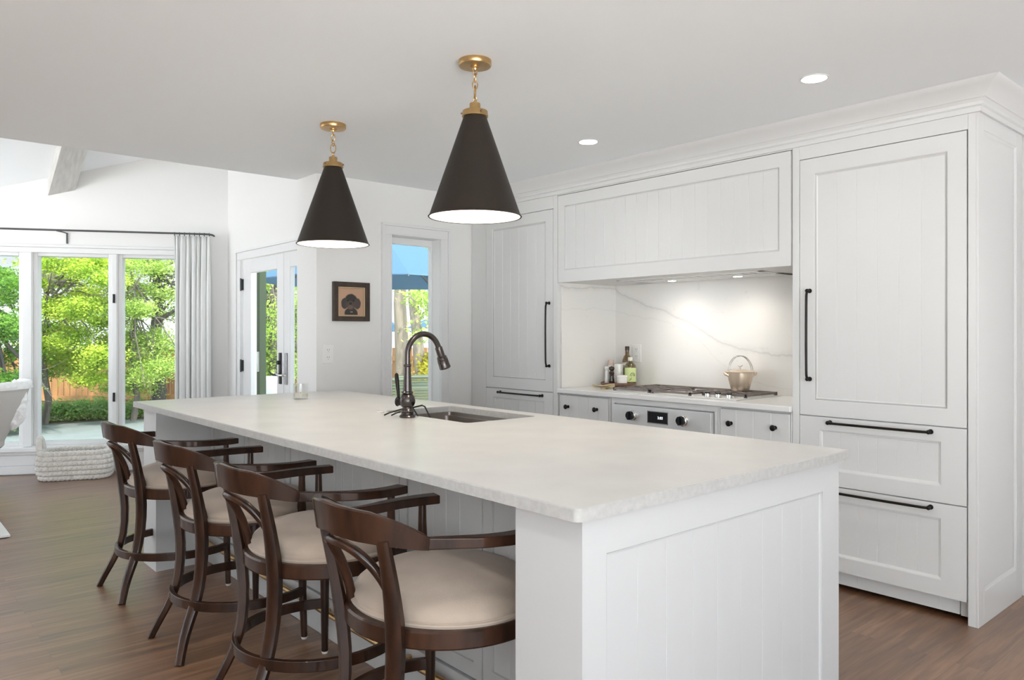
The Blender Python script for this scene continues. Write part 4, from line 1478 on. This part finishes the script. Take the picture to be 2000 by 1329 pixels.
# ------------------------------------------------------------------ pendants
def make_pendant():
    r = thing('pendant_lamp', (0, 0, 0), 'pendant', 'pendant lamp', group='bronze cone pendants over the island')
    # built hanging from z = 0 downwards
    b = MB().lathe([(0, 0), (.066, 0), (.067, -.003), (.067, -.020), (.064, -.024), (.020, -.026), (.020, -.030), (.012, -.032), (.010, -.040), (0, -.041)], 40)
    b.build('ceiling_canopy', M_BRASS, r)
    b = MB()
    def link(c, ry, rz, th, turn):
        pts = []
        for k in range(20):
            a = 2 * PI * k / 20
            h = ry * math.cos(a); v = rz * math.sin(a)
            pts.append((h * math.cos(turn), h * math.sin(turn), c + v))
        b.tube(pts, th, 8, closed=True)
    link(-.047, .010, .012, .0022, R(0))
    link(-.070, .0095, .018, .0024, R(75))
    link(-.099, .0105, .017, .0024, R(-30))
    link(-.128, .0165, .026, .0026, R(60))
    link(-.157, .007, .009, .0024, R(-10))
    b.build('chain', M_BRASS, r)
    b = MB().lathe([(0, -.160), (.006, -.160), (.0065, -.172), (.021, -.174), (.022, -.177), (.022, -.200), (.024, -.203), (.050, -.205), (.052, -.208), (.052, -.222), (.0535, -.224), (.0535, -.229), (.048, -.231), (0, -.231)], 36)
    cap = b.build('socket_cap', M_BRASS, r)
    for k in range(3):
        a = R(20 + 120 * k)
        MB().tube([(.050 * math.cos(a), .050 * math.sin(a), -.215), (.058 * math.cos(a), .058 * math.sin(a), -.215)], .0035, 8).build('thumbscrew', M_UMBPOLE, cap)
    zr, zt_ = -.635, -.231
    RR = .187
    b = MB().lathe([(.047, zt_), (RR - .004, zr + .012), (RR - .001, zr + .005), (RR + .004, zr), (RR + .002, zr - .003), (RR - .003, zr - .001)], 64)
    b.build('shade', M_SHADE, r, angle=50)
    b = MB().lathe([(0, zt_ - .010), (.044, zt_ - .012), (RR - .007, zr + .011), (RR - .003, zr - .001)], 64)
    b.build('shade_lining', M_SHADE_IN, r, angle=60)
    b = MB().ball((0, 0, -.39), .040, 10, (1, 1, 1.2))
    b.tube([(0, 0, -.24), (0, 0, -.355)], .015, 10)
    b.build('bulb', M_BULB, r)
    return r
pend = make_pendant()
for i, (x, y, rz, lab) in enumerate(((1.902, 2.410, 0, 'nearer and larger looking dark bronze cone pendant over the island middle'),
                                     (1.915, 3.640, 55, 'farther dark bronze cone pendant nearer the french doors'))):
    o = pend if i == 0 else copy_tree(pend)
    o.location = (x, y, ZC)
    o.rotation_euler = (0, 0, R(rz))
    o['label'] = lab
    ld = bpy.data.lights.new('pendant_light', 'SPOT'); ld.energy = 5; ld.color = (1.0, .90, .76); ld.shadow_soft_size = .04; ld.spot_size = R(150); ld.spot_blend = .4
    lo = bpy.data.objects.new('pendant_light', ld); COL.objects.link(lo); lo.location = (x, y, ZC - .45)

# recessed downlights: the two in view, one in the vault, others added out of view to brighten the room
def downlight(x, y, z, label, tilt=None, watts=3.5):
    M = Matrix.Translation((x, y, z)) @ (tilt or Matrix.Identity(4))
    t = thing('recessed_light', (x, y, z), label, 'recessed light', group='round recessed ceiling lights')
    MB().at(M).lathe([(.060, 0), (.060, -.002), (.056, -.004), (.051, -.003)], 36).build('trim_ring', M_TRIM, t)
    MB().at(M).lathe([(.0515, -.0035), (0, -.0035)], 36).build('lens', M_LED, t)
    ld = bpy.data.lights.new('downlight', 'SPOT'); ld.energy = watts; ld.color = (1.0, .96, .90); ld.shadow_soft_size = .07; ld.spot_size = R(140); ld.spot_blend = .8
    lo = bpy.data.objects.new('downlight', ld); COL.objects.link(lo); lo.location = (x, y, z - .02)
downlight(3.144, 1.608, ZC, 'round recessed ceiling light nearer the refrigerator cabinet')
downlight(3.199, 2.998, ZC, 'round recessed ceiling light in front of the range hood')
downlight(1.000, 7.68, vault(7.68), 'recessed light in the vaulted ceiling at the left edge', Matrix.Rotation(-math.atan(.56), 4, 'X'))

for dx_, dy_, lab in ((0.15, 1.5, 'added unseen fill downlight over the floor left of the camera'), (0.15, 3.0, 'added unseen fill downlight over the walkway beside the stools'),
                      (3.144, 0.25, 'added unseen fill downlight in front of the right wall behind the camera'),
                      (-1.4, 4.2, 'added unseen fill downlight near the sitting room opening')):
    downlight(dx_, dy_, ZC, lab, watts=17)

# ------------------------------------------------------------------ curtain and rod
b = MB().at(MWIN)
rn = -.10
b.tube([(-1.0, rn, 2.268)] + [(s, rn, 2.268) for s in (0, .6, 1.2, 1.78)] + [(1.82, rn + .004, 2.267), (1.85, rn + .03, 2.265), (1.855, -.002, 2.264)], .009, 10)
rod = b.build('curtain_rod', M_ROD)
tag(rod, 'thin dark iron curtain rod above the garden windows', 'curtain rod')
b = MB().at(MWIN)
b.tube([(.50, rn, 2.262), (.545, rn + .05, 2.255), (.560, -.012, 2.25)], .006, 8)
b.box(.553, .567, -.012, -.001, 2.155, 2.255)
b.build('bracket', M_ROD, rod)
b = MB().at(MWIN)
s0, s1 = 1.505, 1.835
N_, H_ = 110, 26
vs = []; fs = []
for j in range(H_ + 1):
    f = j / H_
    z = 2.245 - f * 2.235
    amp = .016 + .020 * min(1, f * 5)
    for i in range(N_ + 1):
        t_ = i / N_
        ph = t_ * 7.0 * 2 * PI
        s_ = s0 + (s1 - s0) * (t_ + .02 * math.sin(ph * .5 + 1)) 
        nn = rn + amp * math.sin(ph + .5 * math.sin(t_ * 9)) + .006 * math.sin(ph * 2.3 + 2 * f)
        s_ += .010 * math.cos(ph) * min(1, f * 4)
        vs.append((s_, nn, z))
for j in range(H_):
    for i in range(N_):
        a = j * (N_ + 1) + i
        fs.append((a, a + 1, a + N_ + 2, a + N_ + 1))
b.add(vs, fs)
cu = b.build('curtain', M_LINEN, angle=180)
sd = cu.modifiers.new('solid', 'SOLIDIFY'); sd.thickness = .003
tag(cu, 'pleated white linen curtain hanging right of the garden windows', 'curtain')
b = MB().at(MWIN)
for k in range(8):
    s_ = s0 + .01 + (s1 - s0 - .02) * k / 7
    b.tube([(s_ + .0, rn + .015 * math.cos(a), 2.262 + .018 * math.sin(a)) for a in [2 * PI * q / 12 for q in range(12)]], .0022, 6, closed=True)
b.build('curtain_rings', M_ROD, cu)

# ------------------------------------------------------------------ woven rope basket
bk = thing('rope_basket', (1.530, 7.800, 0), 'white braided rope basket with two handles on the floor by the windows', 'basket', rz=R(-22))
MBk = WORLD[bk.name]
def oval(hx, hy, r, n=72):
    pts = rounded(-hx, hx, -hy, hy, r, n // 4)
    return pts
def braid(b, hx, hy, r, z, rad):
    base = oval(hx, hy, r, 96)
    # resample evenly
    P = [Vector((x, y, 0)) for x, y in base]
    L = [0]
    for i in range(len(P)):
        L.append(L[-1] + (P[(i + 1) % len(P)] - P[i]).length)
    tot = L[-1]
    n = 720
    pts = []
    k = 0
    for q in range(n):
        d = tot * q / n
        while L[k + 1] < d:
            k += 1
        f = (d - L[k]) / max(1e-9, L[k + 1] - L[k])
        pts.append(P[k].lerp(P[(k + 1) % len(P)], f))
    m = 14
    lam = tot / 44
    vs = []
    for q in range(n):
        T = (pts[(q + 1) % n] - pts[q - 1]).normalized()
        N = Vector((T.y, -T.x, 0))
        sarc = tot * q / n
        for k2 in range(m):
            a = 2 * PI * k2 / m
            ph = PI * (sarc / lam + 1.0 * abs(math.sin(a)) + (.5 if math.sin(a) < 0 else 0))
            rr = rad * (.74 + .34 * abs(math.sin(ph)) ** .6 - .10 * math.exp(-(math.sin(a) * 5) ** 2))
            vs.append(pts[q] + N * (rr * math.cos(a)) + Vector((0, 0, z + rr * math.sin(a))))
    fs = [(q * m + k2, q * m + (k2 + 1) % m, ((q + 1) % n) * m + (k2 + 1) % m, ((q + 1) % n) * m + k2) for q in range(n) for k2 in range(m)]
    b.add(vs, fs)
b = MB().at(MBk)
rows = 6
for k in range(rows):
    z = .025 + k * .043
    hx = .262 + .028 * math.sin(PI * (k + .6) / (rows + .5)); hy = .155 + .022 * math.sin(PI * (k + .6) / (rows + .5))
    braid(b, hx, hy, .10, z, .025)
b.build('basket_wall', M_ROPE, bk, angle=80)
b = MB().at(MBk)
b.prism(oval(.25, .145, .09), .004, .02)
b.build('basket_bottom', M_ROPE, bk)
for sg in (-1, 1):
    b = MB().at(MBk)
    path = [(sg * (.278 + .012 * math.sin(q)), .075 * math.cos(q), .255 + .115 * math.sin(q)) for q in [PI * k / 14 for k in range(15)]]
    b.tube(path, .024, 12)
    b.build('handle', M_ROPE, bk)

# ------------------------------------------------------------------ swivel chair with sheepskin, low table at the left edge
x, y = spot(-62, 6.3)
ch = thing('barrel_chair', (x, y, 0), 'light stone upholstered barrel chair with its back turned at the left edge', 'chair')
ang0 = math.atan2(-y, -x)
prof_o = [(.235, .36), (.262, .42), (.300, .50), (.345, .60), (.385, .70), (.415, .78), (.432, .845)]
prof_i = [(.395, .855), (.370, .78), (.335, .70), (.295, .60), (.255, .50), (.23, .45)]
b = MB().lathe(prof_o + [(.428, .858), (.405, .860)] + prof_i, 40, (x, y, 0), ang0 - R(125), ang0 + R(125))
b.build('chair_back', M_SHELL, ch)
b = MB().lathe([(0, .33), (.22, .33), (.25, .36), (.258, .44), (.235, .47), (0, .48)], 36, (x, y, 0))
b.build('seat_cushion', M_SHELL, ch)
b = MB().lathe([(0, 0), (.19, 0), (.19, .015), (.06, .03), (.03, .06), (.03, .33)], 32, (x, y, 0))
b.build('swivel_base', M_NICKEL, ch)
# sheepskin draped over the rim
vs = []; fs = []
def fur_pt(a, t_):
    # t_ 0..1 across: inside low -> over the rim -> a little down outside
    if t_ < .55:
        f = t_ / .55
        r_ = .228 + .150 * f; z = .52 + .37 * f
    else:
        f = (t_ - .55) / .45
        r_ = .378 + .062 * math.sin(f * PI * .55); z = .89 + .025 * math.sin(f * PI) - .050 * f * f
    return Vector((x + r_ * math.cos(ang0 + a), y + r_ * math.sin(ang0 + a), z))
na, nt_ = 150, 44
b = MB()
for i in range(na + 1):
    a = -R(80) + R(200) * i / na
    for j in range(nt_ + 1):
        p = fur_pt(a, j / nt_)
        nz_ = noise.noise(p * 26) * .012 + noise.noise(p * 60) * .010 + .014
        c = Vector((x, y, p.z * .7 + .1)) if j > nt_ * .5 else Vector((x, y, p.z)) + (p - Vector((x, y, p.z))) * 2; dirn = (p - c); dirn.normalize()
        vs.append(p + dirn * nz_)
for i in range(na):
    for j in range(nt_):
        q = i * (nt_ + 1) + j
        fs.append((q, q + 1, q + nt_ + 2, q + nt_ + 1))
b.add(vs, fs)
# the end of the fleece hangs down beside the shell
vs = []; fs = []
hx_, hy_ = spot(26, 6.42)
nr, nk = 40, 40
for i in range(nr + 1):
    f = i / nr
    z = .925 - f * .44
    e_ = min(1, math.sin(PI * min(1, f * 3 + .02) / 2)) * min(1, (1 - f) * 5 + .02) ** .5
    rx_ = (.085 - .02 * f) * e_; ry_ = .075 * e_
    for k in range(nk):
        an = 2 * PI * k / nk
        base = Vector((hx_, hy_, z)) + RGT * (.010 + .018 * math.sin(f * 3.0) - .02 * f * f) + RGT * (rx_ * math.cos(an)) + FWD * (ry_ * math.sin(an))
        d_ = (RGT * math.cos(an) + FWD * math.sin(an))
        vs.append(base + d_ * ((noise.noise(base * 22) * .016 + noise.noise(base * 55) * .012) * e_))
for i in range(nr):
    for k in range(nk):
        fs.append((i * nk + k, i * nk + (k + 1) % nk, (i + 1) * nk + (k + 1) % nk, (i + 1) * nk + k))
fs.append(tuple(range(nk))); fs.append(tuple(range(nr * nk, (nr + 1) * nk)))
b.add(vs, fs)
fur = b.build('sheepskin_throw', M_FUR, angle=180)
tag(fur, 'fluffy white sheepskin throw draped over the barrel chair', 'throw')

tb = thing('low_table', (.42, 6.08, 0), 'low white table with a flat floor plate at the left edge', 'table')
MB().box(.15, .757, 5.77, 6.40, .004, .018).build('floor_plate', M_LACQ, tb, bevel=.002)
MB().box(.17, .30, 5.95, 6.22, .018, .36).build('pedestal', M_LACQ, tb, bevel=.004)
MB().box(-.25, .45, 5.80, 6.38, .36, .39).build('table_top', M_LACQ, tb, bevel=.004)

# ------------------------------------------------------------------ garden
GZ = -.12
b = MB()
b.prism([(-14, 5.6), (XL - 4, 9.6), (1.2, 8.6), (2.95, 7.55), (2.95, 5.13), (22, 5.13), (26, 30), (-14, 34)], GZ - .1, GZ)
o = b.build('ground', M_SOIL, smooth=False); o['kind'] = 'structure'
b = MB()
pts = [spot(-260, 9.2), spot(60, 11.5), spot(215, 12.25), spot(330, 12.6), spot(470, 12.9), spot(700, 12.6), spot(980, 12.2), (9.2, 5.15), (2.95, 5.15), (2.93, 7.6), (1.25, 8.55), (-1.2, 9.8)]
b.prism(pts, GZ, GZ + .02)
o = b.build('patio_paving', M_PAVER, smooth=False); o['kind'] = 'structure'

# fence of vertical boards
def fence(pa, pb, label, ztop, n):
    A = Vector((*pa, 0)); Bv = Vector((*pb, 0)); D = Bv - A; L = D.length; D.normalize(); N = Vector((-D.y, D.x, 0))
    t = thing('wooden_fence', (A.x, A.y, GZ), label, 'fence')
    M = frame(A, D, N)
    b = MB().at(M)
    w = L / n
    for k in range(n):
        b.box(k * w + .004, (k + 1) * w - .004, 0, .02, GZ, ztop + .015 * math.sin(k * 2.1))
    b.build('board_panel', M_CEDAR, t, smooth=False)
    b = MB().at(M).box(0, L, -.05, 0, ztop - .25, ztop - .16); b.box(0, L, -.05, 0, GZ + .2, GZ + .29)
    b.build('rail', M_CEDAR, t, smooth=False)
    k = 0
    while k * 2.4 < L:
        MB().at(M).box(k * 2.4, k * 2.4 + .1, -.1, 0, GZ, ztop + .06).build('post', M_CEDAR, t, smooth=False)
        k += 1
fence(spot(-260, 13.2), spot(960, 15.5), 'tall cedar board fence closing off the garden', 1.02, 110)

def leaves(b, centres, n, size, spread, flat=.5):
    for _ in range(n):
        c = random.choice(centres)
        p = Vector(c[:3]) + Vector((random.gauss(0, spread), random.gauss(0, spread), random.gauss(0, spread * flat))) * (c[3] if len(c) > 3 else 1)
        d = Vector((random.gauss(0, 1), random.gauss(0, 1), random.gauss(0, .5))).normalized()
        nrm = Vector((random.gauss(0, .6), random.gauss(0, .6), random.gauss(.5, .6))).normalized()
        s_ = d.cross(nrm)
        if s_.length < 1e-3:
            continue
        s_.normalize()
        L = size * random.uniform(.6, 1.35); w = L * .27
        b.add([p - d * L * .5, p + s_ * w, p + d * L * .5, p - s_ * w], [(0, 1, 2, 3)])

def tree(name, label, px, fwd, h, trunk_r, leaf, bark, crown, n, size, spread, lean=(0, 0), branches=14, flat=.5, group='garden trees seen through the windows', blen=(.7, 1.7), z_first=.7, bthick=.35):
    x, y = spot(px, fwd)
    t = thing(name, (x, y, GZ), label, 'tree', group=group)
    b = MB()
    top = Vector((x + lean[0], y + lean[1], h))
    pts = [Vector((x, y, GZ)).lerp(top, k / 8) + Vector((.05 * math.sin(k * 1.7), .05 * math.cos(k * 1.3), 0)) for k in range(9)]
    b.tube(pts, [trunk_r * (1 - .085 * k) for k in range(9)], 10)
    cs = []
    for c in crown:
        cx_, cy_ = spot(c[0], fwd + c[2])
        cs.append((cx_, cy_, hgt(c[1], fwd + c[2]), c[3]))
    for k in range(branches):
        f = random.uniform(z_first, .98)
        p0 = Vector((x, y, GZ)).lerp(top, f * .75)
        c = Vector(cs[random.randrange(len(cs))][:3]) + Vector((random.gauss(0, .25), random.gauss(0, .25), random.gauss(0, .2)))
        pm = p0.lerp(c, .5) + Vector((random.gauss(0, .06), random.gauss(0, .06), random.uniform(-.08, .18)))
        r0 = trunk_r * bthick
        b.tube([p0, p0.lerp(pm, .5), pm, pm.lerp(c, .5) + Vector((0, 0, .03)), c], [r0, r0 * .8, r0 * .6, r0 * .42, r0 * .2], 6)
        for q in range(3):
            tip = c + Vector((random.gauss(0, .3), random.gauss(0, .3), random.gauss(.05, .2)))
            md = pm.lerp(c, .3 + .2 * q)
            b.tube([md, md.lerp(tip, .5) + Vector((random.gauss(0, .04), random.gauss(0, .04), random.gauss(.02, .03))), tip], [r0 * .2, r0 * .12, r0 * .05], 5)
    b.build('trunk', bark, t, angle=60)
    b = MB()
    leaves(b, cs, n, size, spread, flat)
    b.build('foliage', leaf, t, smooth=False)
    return t
def crown_grid(px0, px1, py0, py1, nx, ny, depth, rnd=18):
    out_ = []
    for i in range(nx):
        for j in range(ny):
            out_.append((px0 + (px1 - px0) * (i + .5) / nx + random.uniform(-rnd, rnd), py0 + (py1 - py0) * (j + .5) / ny + random.uniform(-rnd, rnd), random.uniform(-depth, depth), random.uniform(.7, 1.2)))
    return out_
tree('maple_tree', 'bright yellow-green maple filling the middle garden window', 88, 11.7, 3.0, .055, L_MAPLE, M_BARK,
     crown_grid(60, 225, 470, 745, 4, 8, .7), 56000, .043, .15, flat=.42, branches=30, bthick=.45)
tree('maple_tree', 'darker green tree seen through the left garden window', -30, 10.6, 2.9, .08, L_DARK, M_BARK_DK,
     crown_grid(-110, 42, 520, 830, 4, 8, .5), 34000, .042, .15, flat=.45, branches=30, bthick=.4)
tree('garden_tree', 'pale green tree seen through the right garden window', 262, 12.2, 3.0, .05, L_PALE, M_BARK,
     crown_grid(225, 300, 480, 770, 3, 8, .5) + crown_grid(290, 350, 660, 730, 2, 2, .4), 36000, .040, .15, flat=.5, branches=20, bthick=.4)
tree('garden_tree', 'dark-trunked tree before the fence at the right garden window', 306, 12.9, 3.4, .13, L_PALE, M_BARK_DK,
     crown_grid(300, 385, 470, 640, 3, 4, .8), 4500, .048, .20, branches=22, bthick=.22, z_first=.6)
tree('garden_tree', 'green tree seen through the glass of the french door', 535, 13.0, 3.6, .10, L_PALE, M_BARK,
     crown_grid(470, 600, 540, 745, 4, 7, .8), 26000, .05, .18, branches=22)
tree('tall_tree', 'pale broad tree trunk at the left side of the kitchen window', 783, 14.0, 5.2, .155, L_PALE, M_BARK_LT,
     crown_grid(700, 800, 380, 480, 3, 3, .8), 2500, .10, .25, lean=(.0, .0), branches=3, bthick=.12, z_first=.85)
tree('tall_tree', 'slender tree trunk at the right side of the kitchen window', 824, 13.2, 5.2, .115, L_PALE, M_BARK_LT,
     crown_grid(822, 880, 560, 660, 2, 4, .7) + crown_grid(810, 900, 420, 520, 3, 2, .7), 3000, .085, .2, lean=(-.35, .1), branches=4, bthick=.10, z_first=.6)
tree('garden_shrub', 'yellow flowering shrub by the fence in the kitchen window', 842, 13.0, .7, .02, L_YEL, M_BARK,
     crown_grid(826, 862, 690, 745, 2, 3, .2, 5), 1100, .07, .13, branches=6)

def bush(px, fwd, r, label):
    x, y = spot(px, fwd)
    b = MB()
    cs = []
    for k in range(24):
        a = random.uniform(0, 2 * PI); q = random.uniform(.2, 1)
        cs.append((x + r * q * math.cos(a) * .8, y + r * q * math.sin(a) * .5, GZ + .02 + r * .75 * random.uniform(.15, 1), 1))
    leaves(b, cs, 2600, .045, r * .20, .8)
    o = b.build('boxwood_bush', L_BOX, smooth=False)
    tag(o, label, 'bush', 'boxwood bushes along the garden fence')
for px, fw, r_, lab in ((70, 12.05, .30, 'boxwood bush left of the maple trunk'),
                    (118, 12.35, .33, 'boxwood bush just right of the maple trunk'),
                    (160, 12.5, .33, 'boxwood bush midway across the middle garden window'),
                    (202, 12.6, .33, 'boxwood bush at the right side of the middle garden window'),
                    (258, 12.8, .32, 'boxwood bush at the foot of the right garden window'),
                    (20, 11.3, .34, 'boxwood bush seen low in the left garden window')):
    bush(px, fw, r_, lab)

# neighbour house behind the trees
x, y = spot(345, 27)
nh = thing('neighbor_house', (x, y, GZ), 'pale blue house far behind the trees at the right garden window', 'house')
Mh = frame((x, y, 0), RGT, FWD)
b = MB().at(Mh).box(-1.2, 1.35, 0, 4, GZ, 3.0); b.build('house_wall', M_SIDING, nh, smooth=False)
b = MB().at(Mh)
b.add([(-1.4, -.2, 2.95), (1.55, -.2, 2.95), (1.55, 4.2, 2.95), (-1.4, 4.2, 2.95), (-1.4, 2, 4.0), (1.55, 2, 4.0)], [(0, 1, 5, 4), (2, 3, 4, 5), (0, 4, 3), (1, 2, 5), (0, 3, 2, 1)])
b.build('roof', M_ROOF, nh, smooth=False)

# patio umbrellas
def umbrella(px, fwd, rad, ze, za, label, rot=0.0, sides=8, zg=GZ):
    x, y = spot(px, fwd)
    t = thing('patio_umbrella', (x, y, zg), label, 'umbrella', group='blue patio umbrellas')
    rz0 = math.atan2(RGT.y, RGT.x) + rot
    b = MB()
    ring_ = [(x + rad * math.cos(rz0 + 2 * PI * (k + .5) / sides), y + rad * math.sin(rz0 + 2 * PI * (k + .5) / sides)) for k in range(sides)]
    vs = [(x, y, za)] + [(px_, py_, ze) for px_, py_ in ring_] + [(x, y, za - .015)] + [(px_, py_, ze - .012) for px_, py_ in ring_]
    n = sides
    fs = []
    for k in range(n):
        k2 = (k + 1) % n
        fs += [(0, 1 + k, 1 + k2), (n + 1, n + 2 + k2, n + 2 + k), (1 + k, n + 2 + k, n + 2 + k2, 1 + k2)]
    b.add(vs, fs)
    b.build('canopy', M_BLUE, t, smooth=False)
    MB().tube([(x, y, zg), (x, y, za + .06)], .022, 12).build('pole', M_UMBPOLE, t)
    for px_, py_ in ring_:
        MB().tube([(x, y, za - .03), (px_, py_, ze - .02)], .010, 6).build('rib', M_UMBPOLE, t)
    MB().lathe([(0, zg), (.25, zg), (.25, zg + .05), (.05, zg + .09), (.03, zg + .3)], 20, (x, y, 0)).build('base', M_UMBPOLE, t)
umbrella(738, 9.9, 1.58, 1.985, 2.74, 'large blue patio umbrella nearest the kitchen window')
umbrella(693, 17.0, 1.30, 1.37, 1.97, 'small distant blue umbrella at the left side of the kitchen window', zg=-.55)
umbrella(905, 19.0, 1.45, 1.46, 2.10, 'small distant blue umbrella at the right side of the kitchen window', zg=-.55)

# patio chairs
def patio_chair(px, fwd, rz, label):
    x, y = spot(px, fwd)
    zg = GZ + .02
    t = thing('patio_chair', (x, y, zg), label, 'chair', rz=rz, group='olive sling patio chairs')
    M = WORLD[t.name]
    b = MB().at(M)
    H = .92
    for k in range(17):
        f = k / 16
        z = .42 + (H - .42) * f
        yb = .20 + .16 * f
        b.box(-.24, .24, yb - .006, yb + .006, z, z + .022)
    b.build('back_sling', M_OLIVE, t, smooth=False)
    b = MB().at(M)
    for k in range(14):
        yy = -.26 + .46 * k / 14
        b.box(-.24, .24, yy, yy + .026, .40, .412)
    b.build('seat_sling', M_OLIVE, t, smooth=False)
    b = MB().at(M)
    for sg in (-1, 1):
        b.tube([(sg * .26, -.27, 0), (sg * .26, -.27, .40), (sg * .26, .19, .40), (sg * .26, .36, H)], .013, 8)
        b.tube([(sg * .26, -.25, .40), (sg * .27, -.26, .60), (sg * .27, .27, .64)], .013, 8)
        b.tube([(sg * .26, .19, .40), (sg * .26, .30, 0)], .013, 8)
    b.tube([(-.26, .36, H), (.26, .36, H)], .013, 8)
    b.build('chair_frame', M_PATIO, t)
patio_chair(803, 8.9, R(160), 'olive sling patio chair standing behind the faucet outside')
patio_chair(728, 8.3, R(165), 'olive sling patio chair cut by the left edge of the kitchen window')
x, y = spot(850, 10.0)
tb = thing('patio_table', (x, y, GZ + .02), 'pale patio table outside the kitchen window behind the chair', 'table')
MB().lathe([(0, .72), (.62, .72), (.63, .735), (.62, .75), (0, .75)], 36, (x, y, GZ)).build('table_top', M_PAVER, tb)
MB().lathe([(0, .02), (.28, .02), (.28, .05), (.05, .08), (.04, .72)], 24, (x, y, GZ)).build('pedestal', M_PATIO, tb)
# covered grill by the french door
x, y = spot(532, 9.6)
b = MB().at(frame((x, y, 0), RGT, FWD))
vs = []
for z, k in ((GZ + .02, 1.08), (.30, 1.02), (.66, 1.0), (.735, .95), (.76, .80)):
    vs += [(px_ * k, py_ * k, z) for px_, py_ in rounded(-.20, .20, -.22, .22, .06, 4)]
n = len(vs) // 5
fs = [(j * n + k, j * n + (k + 1) % n, (j + 1) * n + (k + 1) % n, (j + 1) * n + k) for j in range(4) for k in range(n)] + [tuple(range(4 * n, 5 * n))]
b.add(vs, fs)
tag(b.build('fabric_cover', M_CLOTH), 'white fabric covered stand on the patio outside the french door', 'cover')
# dark green post with a latch outside the door
gp = thing('green_post', (3.05, 7.35, GZ), 'dark green post with a metal latch outside the french door', 'post')
MB().box(3.03, 3.10, 7.285, 7.415, GZ, 2.25).build('post_shaft', M_DKGREEN, gp, bevel=.004)
b = MB().box(3.012, 3.03, 7.29, 7.40, .93, 1.13); b.box(2.99, 3.012, 7.31, 7.335, 1.0, 1.06)
b.build('latch', M_CHROME, gp, bevel=.003)
x, y = spot(513.5, 8.15)
ln = thing('wall_lantern', (x, y, 1.62), 'small black lantern hanging outside the french door', 'lantern')
b = MB().lathe([(0, .19), (.02, .185), (.055, .14), (.058, .13), (.04, .13)], 16, (x, y, 1.62)); b.build('lantern_cap', M_HINGE, ln)
b = MB().lathe([(.042, .13), (.034, .02), (.02, 0), (0, 0)], 12, (x, y, 1.62)); b.build('lantern_body', M_HINGE, ln)
b = MB().tube([(x, y, 1.80), (x - .02, y - .03, 1.90), (3.08, 7.42, 1.95)], .008, 8); b.build('bracket', M_HINGE, ln)
